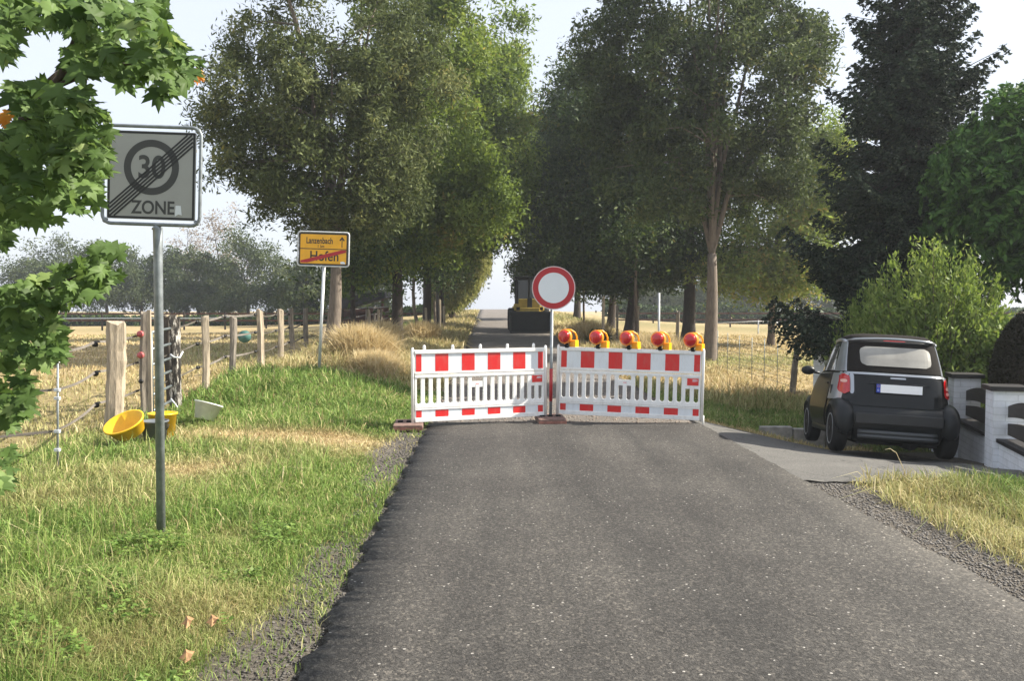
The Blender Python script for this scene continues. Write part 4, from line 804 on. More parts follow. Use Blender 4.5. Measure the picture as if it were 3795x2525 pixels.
def lamp(k, label):
    f = (k*.217+.062*0+.11)/1.0; ux, uy = (p1[0]-p0[0]), (p1[1]-p0[1]); L = math.hypot(ux, uy); q = [.075, .29, .50, .71, .925][k]
    x, y = p0[0]+ux*q, p0[1]+uy*q; z = .115+1.0-.045*q
    t_ = empty('warning_lamp', (x, y, z), rz=math.atan2(uy, ux)+R(-22+[0, 5, -4, 3, -2][k]), ry=R([0, 1.5, -1, 0, 1][k])); tag(t_, label, 'warning lamp', 'red warning lamps on the right barrier')
    m_ = MB(); m_.box(-.045, .045, -.035, .035, -.012, .012, bev=.004); m_.tube([(0, 0, 0), (0, 0, .075)], .028, 10); m_.build('mount', M['rubber'], t_)
    cz_ = .155
    m_ = MB(); My = Matrix.Translation((-.015, -.045, cz_)) @ Matrix.Rotation(R(90), 4, 'X')
    m_.lathe([(.088, 0), (.090, .012), (.082, .028), (.060, .042), (.03, .050), (.001, .052)], 28, M=My); m_.build('lens', M['lens'], t_)
    m_ = MB(); m_.lathe([(.090, -.07), (.106, -.055), (.108, -.004), (.100, .006), (.086, .004)], 28, M=My)
    prism(m_, [(-.09, cz_-.06), (.03, cz_-.10), (.015, .055), (-.01, .040)], -.046, .0); m_.build('housing', M['amber_or'], t_)
    m_ = MB(); m_.tube([(.0, .0, cz_+.100), (.045, .05, cz_+.095), (.085, .10, cz_+.055), (.10, .125, cz_+.0), (.10, .13, .07)], [.012]*5, 8); m_.build('handle', M['amber'], t_)
    m_ = MB(); m_.box(.035, .135, .02, .13, -.005, .10, bev=.01); m_.build('battery_box', M['amber'], t_)
    return t_
for k, lb in enumerate(['red warning lamp on the barrier nearest the round sign pole', 'red warning lamp on the barrier, second from the round sign pole', 'middle one of the five red warning lamps on the barrier', 'red warning lamp on the barrier, second from its outer end', 'red warning lamp at the outer right end of the barrier before the pale trunk']): lamp(k, lb)

# ------------------------------------------------------------ car
def build_car():
    t = empty('parked_car', (0, 0, 0)); tag(t, 'small black and silver two-seat convertible parked on the driveway, seen from behind', 'car')
    zs = [.20, .28, .40, .52, .64, .76, .88, .96, 1.01, 1.03]; wv = [.64, .70, .735, .738, .725, .705, .68, .665, .65, .61]
    rv = [-1.10, -1.19, -1.225, -1.225, -1.205, -1.185, -1.16, -1.135, -1.11, -1.05]; fv = [1.12, 1.20, 1.25, 1.25, 1.22, 1.14, .98, .84, .74, .68]
    gz = [1.015, 1.08, 1.20, 1.32, 1.41, 1.475, 1.51, 1.53]; gw = [.635, .622, .598, .572, .548, .515, .45, .33]; gr_ = [-1.075, -1.045, -.98, -.905, -.845, -.785, -.70, -.55]; gf = [.74, .66, .48, .29, .12, -.01, -.10, -.22]
    def prm(z, gh=False):
        a, b, c, d = (gz, gw, gr_, gf) if gh else (zs, wv, rv, fv)
        return np.interp(z, a, b), np.interp(z, a, c), np.interp(z, a, d)
    n_ = 4.6
    def yrear(x, z, gh=False, off=0):
        w, r, f = prm(z, gh); c, l = (r+f)/2, (f-r)/2; return c-l*(max(0, 1-min(1, abs(x)/w)**n_))**(1/n_)-off
    def xside(y, z, gh=False):
        w, r, f = prm(z, gh); c, l = (r+f)/2, (f-r)/2; return w*(max(0, 1-min(1, abs(y-c)/l)**n_))**(1/n_)
    def loft(zl, gh):
        m_ = MB(); NN = 72; vs = []; fs = []
        for z in zl:
            w, r, f = prm(z, gh); c, l = (r+f)/2, (f-r)/2
            for j in range(NN):
                a = 2*math.pi*j/NN; ca, sa = math.cos(a), math.sin(a); vs.append((w*math.copysign(abs(ca)**(2/n_), ca), c+l*math.copysign(abs(sa)**(2/n_), sa), z))
        for i in range(len(zl)-1):
            for j in range(NN): fs.append((i*NN+j, i*NN+(j+1) % NN, (i+1)*NN+(j+1) % NN, (i+1)*NN+j))
        fs.append(tuple(range(NN))[::-1]); fs.append(tuple((len(zl)-1)*NN+j for j in range(NN))); m_.add(vs, fs, 0, True); return m_
    fine = lambda a, k=4: sorted(set([a[i]+(a[i+1]-a[i])*j/k for i in range(len(a)-1) for j in range(k)]+[a[-1]]))
    cutters = []
    for sx in (-1, 1):
        for wy in (-.905, .905):
            c_ = MB(); c_.lathe([(.305, -.2), (.305, .22)], 32, M=Matrix.Translation((sx*.72, wy, .285)) @ Matrix.Rotation(R(90), 4, 'Y')); cutters.append(c_.build('cutter', M['rubber']))
    def boolcut(o):
        for c_ in cutters: md = o.modifiers.new('b', 'BOOLEAN'); md.object = c_; md.operation = 'DIFFERENCE'; md.solver = 'EXACT'
        dg = bpy.context.evaluated_depsgraph_get(); me = bpy.data.meshes.new_from_object(o.evaluated_get(dg)); o.modifiers.clear(); o.data = me
    b_ = loft(fine(zs, 3), False).build('body', M['car_black'], t); boolcut(b_)
    loft(fine(gz, 3), True).build('soft_top', M['soft_top'], t)
    # patches that follow the shell
    def rear_patch(name, outline, mat, gh=False, off=.006, thick=.012, nxg=22, par=t):
        xs_ = [p[0] for p in outline]; m_ = MB(); zlo, zhi = min(p[1] for p in outline), max(p[1] for p in outline); nz = 10; vs = []; fs = []
        for i in range(nz+1):
            z = zlo+(zhi-zlo)*i/nz; cr = []
            for k in range(len(outline)):
                (xa, za), (xb, zb_) = outline[k], outline[(k+1) % len(outline)]
                if (za-z)*(zb_-z) <= 0 and abs(za-zb_) > 1e-9: cr.append(xa+(xb-xa)*(z-za)/(zb_-za))
            a, b = (min(cr), max(cr)) if cr else (xs_[0], xs_[0])
            for j in range(nxg+1): x = a+(b-a)*j/nxg; vs.append((x, yrear(x, z, gh, off+thick), z))
        k = nxg+1; n0 = len(vs); vs += [(x, y+thick+.02, z) for x, y, z in vs]
        for i in range(nz):
            for j in range(nxg): q = i*k+j; fs.append((q, q+1, q+k+1, q+k)); fs.append((n0+q, n0+q+k, n0+q+k+1, n0+q+1))
        for i in range(nz):
            for q in (i*k, i*k+nxg): fs.append((q, q+k, n0+q+k, n0+q))
        for q in range(nxg): fs.append((q, q+1, n0+q+1, n0+q)); q2 = nz*k+q; fs.append((q2, q2+1, n0+q2+1, n0+q2))
        m_.add(vs, fs, 0, False); return m_.build(name, mat, par)
    def rr(x0_, x1_, z0_, z1_, r, seg=4): return [((x0_+x1_)/2+x, (z0_+z1_)/2+z) for x, z in rrect((x1_-x0_)/2, (z1_-z0_)/2, r, seg)]
    rw = rear_patch('rear_window', rr(-.41, .42, 1.10, 1.345, .07), M['rear_window'], True, .002, .005)
    rear_patch('tailgate_edge', rr(-.62, .62, .985, 1.012, .01), M['car_silver'], False, .002, .012)
    rear_patch('tailgate', rr(-.565, .565, .60, .978, .04), M['car_black'], False, .0, .014)
    rear_patch('handle_ridge', [(-.36, .875), (-.30, .893), (.30, .893), (.36, .875)], M['car_grey'], False, .006, .018)
    rear_patch('badge', rr(-.09, .09, .945, .965, .008), M['car_silver'], False, .012, .008)
    rear_patch('tail_frame', rr(-.545, -.50, .74, .99, .012), M['car_silver'], False, .004, .016)
    for sx in (-1, 1):
        o_ = rear_patch('tail_light', rr(sx*.60-.056, sx*.60+.056, .735, .985, .05), M['tail_red'], False, .01, .02)
        for zz in (.86, .80) if sx > 0 else (.895,): rear_patch('clear_lens', rr(sx*.60-.03, sx*.60+.03, zz-.02, zz+.02, .018), M['tail_clear'], False, .022, .013, 8, o_)
    rear_patch('lower_valance', rr(-.50, .50, .55, .592, .01), M['car_grey'], False, .004, .014)
    # number plate, carried by the tailgate
    yb = -1.205; m_ = MB(); m_.box(-.27, .27, yb-.022, yb, .765, .88, bev=.004); m_.build('plate_holder', M['rubber'], t)
    m_ = MB(); m_.box(-.215, .262, yb-.026, yb-.0225, .772, .873); pl_ = m_.build('number_plate', M['plate'], t); m_ = MB(); m_.box(-.262, -.217, yb-.026, yb-.0225, .772, .873); bb = m_.build('country_band', M['plate_blue'], t)
    m_ = MB()
    for j in range(12): a = j*math.pi/6; disc(m_, .0022, yb-.0272, yb-.0262, 6, -.24+.012*math.cos(a), .848+.012*math.sin(a))
    m_.build('stars', M['amber'], bb); text('D', .03, M['plate'], bb, 'lettering', -.24, .798, yb-.0272)
    # spoiler lip and brake light
    m_ = MB(); pts = [(x, yrear(x, 1.40, True)-.035+.02*abs(x), 1.452-.05*x*x*2) for x in np.linspace(-.525, .525, 15)]; m_.tube(pts, [.010]+[.016]*13+[.010], 8); m_.build('roof_edge_trim', M['car_silver'], t)
    rear_patch('brake_light', rr(-.12, .14, 1.41, 1.432, .008), M['tail_red'], True, .004, .01)
    m_ = MB(); m_.tube([(x, yrear(x, 1.39, True)+.01, 1.405) for x in np.linspace(-.50, .50, 11)], .02, 8); m_.build('roof_gutter', M['black'], t)
    # bumper with round wheel bulges
    bm_ = MB()
    def ell(c, r, pw=1, m=20, n2=28):
        P_ = lambda a: math.copysign(abs(a)**pw, a)
        vs = []; fs = []
        for i in range(m+1):
            th = math.pi*i/m
            for j in range(n2): ph = 2*math.pi*j/n2; vs.append((c[0]+r[0]*P_(math.sin(th))*P_(math.cos(ph)), c[1]+r[1]*P_(math.sin(th))*P_(math.sin(ph)), c[2]+r[2]*P_(math.cos(th))))
        for i in range(m):
            for j in range(n2): fs.append((i*n2+j, i*n2+(j+1) % n2, (i+1)*n2+(j+1) % n2, (i+1)*n2+j))
        return vs, fs
    for sx in (-1, 1):
        for wy, ry_, nm in ((-.93, .385, 'rear_fender'), (.93, .37, 'front_fender')):
            m_ = MB(); vs, fs = ell((sx*.60, wy+(.03 if wy < 0 else 0), .42), (.158, ry_-.01, .265), .80); m_.add(vs, fs, 0, True); o_ = m_.build(nm, M['car_grey'], t); boolcut(o_)
    m_ = MB(); NN = 25; vs = []
    rows = [(.17, .67, .0), (.23, .71, .03), (.32, .735, .045), (.42, .742, .05), (.50, .738, .045), (.565, .72, .03), (.605, .68, .0)]
    for z, w_, o_ in rows: vs += [(w_*(-1+2*j/(NN-1)), yrear(w_*(-1+2*j/(NN-1))*.93, max(z, .25))-o_+.13*abs(-1+2*j/(NN-1))**8, z) for j in range(NN)]
    vs += [(x*.96, y+.2, z) for x, y, z in vs[:]]; n0 = NN*len(rows); fs = []
    for i in range(len(rows)-1):
        for j in range(NN-1): q = i*NN+j; fs.append((q, q+1, q+NN+1, q+NN)); fs.append((n0+q, n0+q+NN, n0+q+NN+1, n0+q+1))
    for i in range(len(rows)-1):
        for q in (i*NN, i*NN+NN-1): fs.append((q, q+NN, n0+q+NN, n0+q))
    for j in range(NN-1): fs.append((j, j+1, n0+j+1, n0+j)); q = (len(rows)-1)*NN+j; fs.append((q, q+1, n0+q+1, n0+q))
    m_.add(vs, fs, 0, True); o_ = m_.build('rear_bumper', M['car_grey'], t); boolcut(o_)
    m_ = MB(); m_.box(-.50, .50, -1.298, -1.26, .385, .515, bev=.012); m_.build('bumper_recess', M['black'], t)
    m_ = MB()
    for zz in (.235, .285): m_.tube([(x, -1.275+.06*abs(x/.45)**4, zz) for x in np.linspace(-.45, .45, 13)], .028, 8)
    m_.build('lower_bumper_bar', plain('bumper_bar', (.05, .055, .06), .45, .1), t)
    m_ = MB(); m_.box(-.45, .5, -1.1, .9, .13, .24, bev=.02); m_.tube([(.18, -1.15, .18), (.18, -.85, .18)], .09, 12); m_.build('underbody', M['rubber'], t)
    # left and right sides: door, window, silver safety cell
    def side_patch(name, sx, outline, mat, gh=None, off=.006, ny_=16, nz=12):
        zlo, zhi = min(p[1] for p in outline), max(p[1] for p in outline); vs = []; fs = []; m_ = MB()
        for i in range(nz+1):
            z = zlo+(zhi-zlo)*min(.999, max(.001, i/nz)); cr = []
            for k in range(len(outline)):
                (ya, za), (yb_, zb_) = outline[k], outline[(k+1) % len(outline)]
                if (za-z)*(zb_-z) <= 0 and abs(za-zb_) > 1e-9: cr.append(ya+(yb_-ya)*(z-za)/(zb_-za))
            a, b = min(cr), max(cr)
            for j in range(ny_+1):
                y = a+(b-a)*j/ny_; xo = xside(y, z, z > 1.013)
                if z > .95: w1 = xside(y, z, True) if z > 1.013 else xside(y, z); xo = w1
                vs.append((sx*(xo+off), y, z))
        k = ny_+1; n0 = len(vs); vs += [(x-sx*.03, y, z) for x, y, z in vs]
        for i in range(nz):
            for j in range(ny_): q = i*k+j; fs.append((q, q+1, q+k+1, q+k)); fs.append((n0+q, n0+q+k, n0+q+k+1, n0+q+1))
            for q in (i*k, i*k+ny_): fs.append((q, q+k, n0+q+k, n0+q))
        for q in range(ny_): fs.append((q, q+1, n0+q+1, n0+q)); q2 = nz*k+q; fs.append((q2, q2+1, n0+q2+1, n0+q2))
        m_.add(vs, fs, 0, False); return m_.build(name, mat, t)
    for sx in (-1, 1):
        d_ = side_patch('door', sx, [(-.50, .30), (.48, .30), (.62, .60), (.66, .99), (-.60, .99), (-.60, .62)], M['car_door'], off=.010)
        m_ = MB(); m_.box(-.008, .016, -.09, .09, -.014, .014, bev=.006); hd = m_.build('handle', M['car_grey'], d_); hd.location = (sx*(.69+.01), -.42, .86)
        side_patch('side_window', sx, [(-.56, 1.03), (.60, 1.03), (.40, 1.18), (.06, 1.40), (-.50, 1.40)], M['car_glass'], off=.004)
        side_patch('safety_cell', sx, [(-1.02, .66), (-.63, .66), (-.63, .995), (-1.02, .995)], M['car_silver'], off=.008)
        side_patch('pillar', sx, [(-.93, 1.02), (-.60, 1.02), (-.535, 1.40), (-.73, 1.40)], M['car_silver'], off=.006)
        m_ = MB(); m_.tube([(sx*(xside(y, z, True)+.004), y, z) for y, z in ((-.72, 1.40), (-.55, 1.425), (-.3, 1.44), (-.1, 1.43), (.08, 1.39), (.3, 1.27), (.5, 1.14), (.66, 1.03))], .024, 8); m_.build('roof_rail', M['car_silver'], t)
        m_ = MB(); m_.box(-.012, .012, -.03, .03, -.06, .06, bev=.01); v_ = m_.build('air_vent', M['black'], t); v_.location = (sx*.693, -.72, .78)
        m_ = MB(); m_.box(-.05, .03, -.80+.25, .56, .22, .31, bev=.03); sl_ = m_.build('sill', M['car_grey'], t); sl_.location = (sx*.66, 0, 0)
        vs, fs = ell((sx*.80, .50, 1.03), (.095, .05, .065)); m_ = MB(); m_.add(vs, fs, 0, True); m_.tube([(sx*.64, .52, 1.0), (sx*.74, .52, 1.01)], .02, 6); m_.build('wing_mirror', M['car_grey'], t)
        for wy in (-.905, .905):
            w_ = empty('wheel', (sx*(.640 if wy > 0 else .635), wy, .285)); w_.parent = t; Mw = Matrix.Rotation(R(90)*sx, 4, 'Y')
            m_ = MB(); hw = .085; m_.lathe([(.19, -hw), (.235, -hw-.004), (.272, -hw+.012), (.285, -hw+.035), (.286, 0), (.285, hw-.035), (.272, hw-.012), (.235, hw+.004), (.19, hw)], 36, M=Mw); m_.build('tyre', M['rubber'], w_)
            m_ = MB(); m_.lathe([(.192, hw-.01), (.194, hw+.004), (.182, hw+.002), (.172, hw-.022), (.12, hw-.03), (.07, hw-.012), (.045, hw-.006), (.03, hw-.004)], 36, M=Mw)
            m_.build('rim', M['rim'], w_)
            m_ = MB()
            for j in range(8): a = j*math.pi/4; m_.lathe([(.02, hw-.026), (.02, hw-.0215)], 10, M=Mw @ Matrix.Translation((.135*math.cos(a), .135*math.sin(a), 0)))
            m_.lathe([(.028, hw-.006), (.026, hw+.003)], 12, M=Mw); m_.build('rim_holes', M['black'], w_)
    for sx in (-1, 1):
        m_ = MB(); vs, fs = ell((sx*.47, 1.16, .66), (.13, .08, .09)); m_.add(vs, fs, 0, True); m_.build('headlight', M['plate'], t)
    m_ = MB(); gw_ = []; 
    vs = []
    for z in np.linspace(1.05, 1.42, 8):
        for x in np.linspace(-.5, .5, 11): w, r, f = prm(z, True); c, l = (r+f)/2, (f-r)/2; vs.append((x*w/.62, c+l*(1-min(1, abs(x*w/.62)/w)**n_)**(1/n_)+.006, z))
    m_.add(vs, [(i*11+j, i*11+j+1, (i+1)*11+j+1, (i+1)*11+j) for i in range(7) for j in range(10)], 0, True); m_.build('windscreen', M['car_glass'], t)
    for c_ in cutters: bpy.data.objects.remove(c_)
    return t
car = build_car()
yaw = -R(10.5); rl = Vector((3.93+.12, 10.62, -.115)); fwd = Vector((math.sin(-yaw), math.cos(yaw), -.085)).normalized(); rgt = Vector((math.cos(yaw), math.sin(yaw), -.05)); rgt = (rgt-fwd*rgt.dot(fwd)).normalized(); up = rgt.cross(fwd)
Mc = Matrix((rgt, fwd, up)).transposed().to_4x4(); origin = rl - Mc.to_3x3() @ Vector((-.67, -.905, 0)); Mc.translation = origin; car.matrix_world = Mc
car.rotation_mode = 'XYZ'; car.location = origin; car.rotation_euler = Mc.to_euler()

# ------------------------------------------------------------ wheel loader in the distance
D = 43; lx = X(1218, D); t = empty('wheel_loader', (lx, D, h1(lx, D)), rz=R(2)); tag(t, 'yellow wheel loader with a wide black bucket standing far down the avenue', 'construction vehicle')
m_ = MB(); prism(m_, [(-1.0, 0), (1.0, 0), (1.0, 1.0), (-1.0, 1.0)], -.9, -.6); m_.box(-1.02, -.96, -1.3, -.6, .02, .85, bev=.02); m_.box(.96, 1.02, -1.3, -.6, .02, .85, bev=.02); m_.box(-1.0, 1.0, -1.35, -.6, .0, .06); m_.box(-1.03, 1.03, -.75, -.55, .93, 1.06, bev=.03); m_.build('bucket', M['loader_dark'], t)
m_ = MB()
for sx in (-1, 1): m_.box(sx*.42-.06, sx*.42+.06, -.75, .9, .75, 1.0, bev=.02)
m_.box(-.5, .5, -.5, -.35, .95, 1.25, bev=.03); m_.build('lift_arm', M['loader_yellow'], t)
m_ = MB(); m_.box(-.75, .75, -.1, 3.6, .75, 1.35, bev=.08); m_.box(-.55, .55, -.2, 0, .9, 1.7, bev=.05); m_.box(-.78, -.45, -.15, .6, 1.1, 1.45, bev=.03); m_.build('body', M['loader_yellow'], t)
m_ = MB(); m_.box(-.62, .62, .5, 1.9, 1.35, 2.75, bev=.08); m_.build('cab_glass', M['car_glass'], t)
m_ = MB()
for sx in (-1, 1):
    for yy in (.5, 1.9): m_.box(sx*.63-.04, sx*.63+.04, yy-.05, yy+.05, 1.35, 2.75)
m_.box(-.72, .72, .38, 2.0, 2.72, 2.86, bev=.04); m_.box(-.05, .05, .46, .5, 1.35, 2.75); m_.build('cab_frame', M['loader_dark'], t)
m_ = MB(); m_.box(-.12, .12, -.35, -.2, 1.1, 1.75, bev=.02); m_.build('hydraulic_cylinder', M['loader_dark'], t)
for sx in (-1, 1):
    m_ = MB(); m_.box(sx*.58-.09, sx*.58+.09, -.34, -.25, 1.12, 1.28, bev=.02); m_.build('headlight', M['rubber'], t)
    for yy in (.3, 2.6):
        w_ = empty('wheel', (sx*.82, yy, .62)); w_.parent = t; Mw = Matrix.Rotation(R(90)*sx, 4, 'Y'); m_ = MB(); m_.lathe([(.3, -.2), (.55, -.2), (.62, -.14), (.62, .14), (.55, .2), (.3, .2)], 26, M=Mw); m_.build('tyre', M['rubber'], w_)
        m_ = MB(); m_.lathe([(.3, .12), (.3, .19), (.1, .15)], 20, M=Mw); m_.build('rim', M['loader_yellow'], w_)

# ------------------------------------------------------------ left fence
def post(name, x, y, top, w, mat, label, group, lean=(0, 0), n=7, twist=.0, d=None, bottom=None):
    z0 = h1(x, y); o = empty('tmp') if False else None; m_ = MB(); hh = top-z0; d = d or w*.9; K = 15; n = 9; gr = [rng.normal(0, .05, 9) for _ in range(15)]; ph = rng.uniform(0, 6); vs = []; fs = []
    sh = [rng.uniform(.74, 1.16) for _ in range(n)]
    for i in range(K):
        q = i/(K-1); z = -.25+(hh+.25)*q
        for j in range(n):
            a = 2*math.pi*(j+.5)/n+twist*q; r = sh[j]*(1+.07*math.sin(ph+j*2+q*5)+gr[i][j])*(1.0-.10*math.sin(q*6+ph)*.6); vs.append((lean[0]*max(q, 0)+.5*w*r*math.cos(a)*1.05+.010*math.sin(ph+q*5), lean[1]*q+.5*d*r*math.sin(a), z+(.03*math.sin(j*1.7+ph) if i == K-1 else 0)))
    for i in range(K-1):
        for j in range(n): fs.append((i*n+j, i*n+(j+1) % n, (i+1)*n+(j+1) % n, (i+1)*n+j))
    fs.append(tuple(range(n))[::-1]); fs.append(tuple((K-1)*n+j for j in range(n))); m_.add(vs, fs)
    o = m_.build(name, mat); o.location = (x, y, z0); tag(o, label, 'fence post', group); return o
FP = 'wooden posts of the left meadow fence'
fence = [(X(250, 10.7), 10.7, 1.50, .25, 'post_wood', (.10, 0), 'thick split wooden fence post nearest the yellow tub'),
 (X(330, 12.0), 12.0, 1.62, .14, 'post_grey', (.03, 0), 'dark brown fence post with two red insulators behind the sign pole'),
 (X(404, 13.1), 13.1, 1.56, .20, 'post_peel', (-.03, 0), 'peeling black and white weathered gate post right of the sign pole'),
 (X(386, 13.5), 13.5, 1.56, .12, 'post_dark', (0, 0), 'straight black post immediately left of the peeling gate post'),
 (X(470, 14.3), 14.3, 1.54, .155, 'post_wood', (.02, 0), 'pale fence post standing right of the white broken tub'),
 (X(531, 16.2), 16.2, 1.50, .15, 'post_grey', (.05, 0), 'grey fence post between the pale post and the tallest post'),
 (X(600, 17.8), 17.8, 1.64, .16, 'post_wood', (-.05, 0), 'tallest pale fence post in the middle of the left row'),
 (X(645, 20.7), 20.7, 1.64, .15, 'post_wood', (0, 0), 'pale fence post two places before the yellow place sign'),
 (X(674, 23.2), 23.2, 1.65, .17, 'post_grey', (-.05, 0), 'grey fence post third left of the willow trunk'),
 (X(703, 26.0), 26.0, 1.65, .16, 'post_grey', (0, 0), 'grey fence post directly left of the yellow sign pole')]
posts = []
for x, y, top, w, mt, ln, lb in [(f[0], f[1], f[2], f[3]*.88)+f[4:] for f in fence]: posts.append(post('fence_post', x, y, top, w, M[mt], lb, FP, ln))
post('fence_post', X(722, 19), 19, 1.25, .08, M['post_wood'], 'thin leaning stake crossing behind the yellow sign pole', FP, (.22, 0))
post('fence_post', X(762, 30), 30, 1.6, .16, M['post_grey'], 'fence post just behind the willow trunk', FP); post('fence_post', X(784, 29), 29, 1.62, .15, M['post_dark'], 'dark fence post immediately right of the willow trunk', FP)
for i, (u, lb) in enumerate([(843, 'slim tan post left of the bundle of posts by the dark trunk'), (853, 'leftmost post of the close bundle left of the dark trunk'), (862, 'thick middle post of the close bundle left of the dark trunk'), (870, 'reddish post of the close bundle left of the dark trunk'), (877, 'rightmost post of the close bundle left of the dark trunk')]):
    post('fence_post', X(u, 28+.3*i), 28+.3*i, 1.62, .09, M['post_wood' if i % 2 else 'post_grey'], lb, FP, ((-.08, 0) if i == 1 else (0, 0)))
for i, (u, D_, tp, lb) in enumerate([(980, 36, 1.5, 'white post in the dry grass left of the weeping tree'), (1012, 40, 1.9, 'pale post at the left edge of the weeping tree'), (1022, 44, 1.6, 'short pale post under the weeping tree'), (1388, 33, 1.95, 'pale post with bright top left of the leaning dark trunk'), (1420, 35, 1.6, 'thin weathered post in front of the leaning dark trunk'), (1468, 37, 1.6, 'short post right of the leaning dark trunk'), (1560, 30, 1.4, 'small dark post above the fourth warning lamp')]):
    post('fence_post', X(u, D_), D_, tp+.15, .11, M['post_grey' if i in (4, 6) else 'post_wood'], lb, 'posts along the avenue')
m_ = MB(); x, y = X(1516, 27), 27; m_.tube([(x, y, h1(x, y)), (x, y, 2.15)], .035, 8); tag(m_.build('marker_pole', M['tape_white']), 'thin white pole standing above the third and fourth warning lamps', 'pole')
# batten beside the red-insulator post
m_ = MB(); x, y = X(343, 11.9), 11.9; m_.box(x-.022, x+.022, y-.02, y+.02, h1(x, y)-.05, 1.66); tag(m_.build('batten', M['post_wood']), 'narrow pale wooden batten leaning on the post with red insulators', 'batten')
# insulators as parts of their posts
def insul(po, dz, mat, r=.035, dx=-.10):
    m_ = MB(); Mx = Matrix.Translation((dx, -.07, dz)) @ Matrix.Rotation(R(90), 4, 'X'); m_.lathe([(.012, -.03), (r, -.02), (r*1.05, .0), (r*.55, .012), (r*.95, .026), (r*.3, .04)], 14, M=Mx); m_.build('insulator', mat, po)
for i, dzs in ((1, (1.22, .92, .55)),):
    for j, dz in enumerate(dzs): insul(posts[i], dz, M['insul_red'] if j < 2 else M['insul_black'], .045 if j < 2 else .03, -.02)
for i in (0, 4, 5, 6, 7, 8, 9):
    for dz in (1.15, .78, .38): insul(posts[i], dz, M['insul_black'], .032, -.5*fence[i][3]-.02)
# fence tapes
st_pts = [(-8.6, 5.2), (-4.42, 8.1)]+[(f[0]-.5*f[3]-.03, f[1]-.05) for i, f in enumerate(fence) if i not in (2, 3)]+[(-6.9, 32), (-7.6, 44), (-8.6, 60)]
def tape(hs, lb, skip=False):
    m_ = MB(); prev = None; vs = []; fs = []; P = []
    for i in range(len(st_pts)-1):
        a, b = st_pts[i], st_pts[i+1]
        for k in range(8):
            q = k/8; x = a[0]+(b[0]-a[0])*q; y = a[1]+(b[1]-a[1])*q; sag = .05*4*q*(1-q)*min(1, (b[1]-a[1])/3); za = h1(*a)+hs; zb_ = h1(*b)+hs; P.append((x, y, za+(zb_-za)*q-sag, 1.1*math.sin(i*2.1+q*3)))
    for x, y, z, tw in P: w = .011+y*.0004; dz = w*abs(math.cos(tw*.5)); dx = w*math.sin(tw*.5); vs += [(x-dx, y-.002, z-dz), (x+dx, y+.002, z+dz), (x-dx-.002, y+.002, z-dz), (x+dx-.002, y+.006, z+dz)]
    for i in range(len(P)-1): q = i*4; fs += [(q, q+1, q+5, q+4), (q+2, q+6, q+7, q+3), (q+1, q+3, q+7, q+5), (q, q+4, q+6, q+2)]
    m_.add(vs, fs); tag(m_.build('fence_tape', M['tape']), lb, 'fence tape', 'brown electric tapes of the left fence')
tape(1.18, 'upper brown electric tape of the left post fence'); tape(.80, 'middle brown electric tape of the left post fence'); tape(.40, 'lowest brown electric tape of the left post fence')
m_ = MB(); m_.tube([(-14, 21, 1.40), (-10, 21, 1.42), (X(470, 21), 21, 1.42), (X(600, 23), 23, 1.46)], .014, 5); tag(m_.build('fence_line', M['tape_white']), 'white top line running level behind the left fence posts', 'fence line')
# plastic stake near the maple
x, y = X(125, 8.1), 8.1; z0 = h1(x, y); t = empty('fence_stake', (x, y, z0), ry=R(1.2)); tag(t, 'thin grey plastic fence stake with white clips left of the thick post', 'fence stake'); m_ = MB(); m_.tube([(0, 0, -.1), (0, 0, 1.15)], [.012, .010], 8); m_.build('rod', M['galv'], t)
for dz in (.22, .40, .72, .80, 1.08): m_ = MB(); m_.box(-.03, .022, -.018, .018, dz-.015, dz+.015, bev=.004); m_.build('clip', M['tape_white'], t)
# tubular gate
t = empty('field_gate', (X(347, 12.0), 12.0, .12), rz=R(98)); tag(t, 'grey tubular metal gate between the sign pole and the peeling gate post', 'gate'); GL = 1.22
m_ = MB()
for zz in (.10, .33, .56, .76, .98, 1.22): m_ = MB(); m_.tube([(0, 0, zz), (GL, 0, zz+.04)], .020, 8); m_.build('rail', M['gate'], t)
m_ = MB(); m_.tube([(GL, 0, .12), (GL, 0, 1.27)], .022, 8); m_.build('stile', M['gate'], t); m_ = MB(); m_.tube([(0, 0, .08), (0, 0, 1.24)], .022, 8); m_.build('stile', M['gate'], t)
m_ = MB(); gx0, gy0 = X(404, 13.0), 12.95; m_.tube([(gx0-.02, gy0-.12, .98), (gx0+.05, gy0-.16, .94), (gx0+.12, gy0-.12, .93), (gx0+.14, gy0-.05, 1.02)], .014, 6); m_.tube([(gx0-.03, gy0-.1, .30), (gx0+.04, gy0-.15, .24), (gx0+.1, gy0-.1, .12)], .012, 6); tag(m_.build('rope', M['tape_white']), 'pale rope ends looped around the peeling gate post', 'rope')
# reel hanging on the fence
x, y = X(562, 18.3), 18.3; m_ = MB(); Mx = Matrix.Translation((x, y, 1.7-(775-707)*y/1948)) @ Matrix.Rotation(R(90), 4, 'X') ; m_.lathe([(.13, -.05), (.13, -.035), (.05, -.03), (.05, .03), (.13, .035), (.13, .05)], 20, M=Mx); r_ = m_.build('fence_reel', M['teal']); tag(r_, 'small teal plastic tape reel hanging on the fence before the tallest post', 'reel')

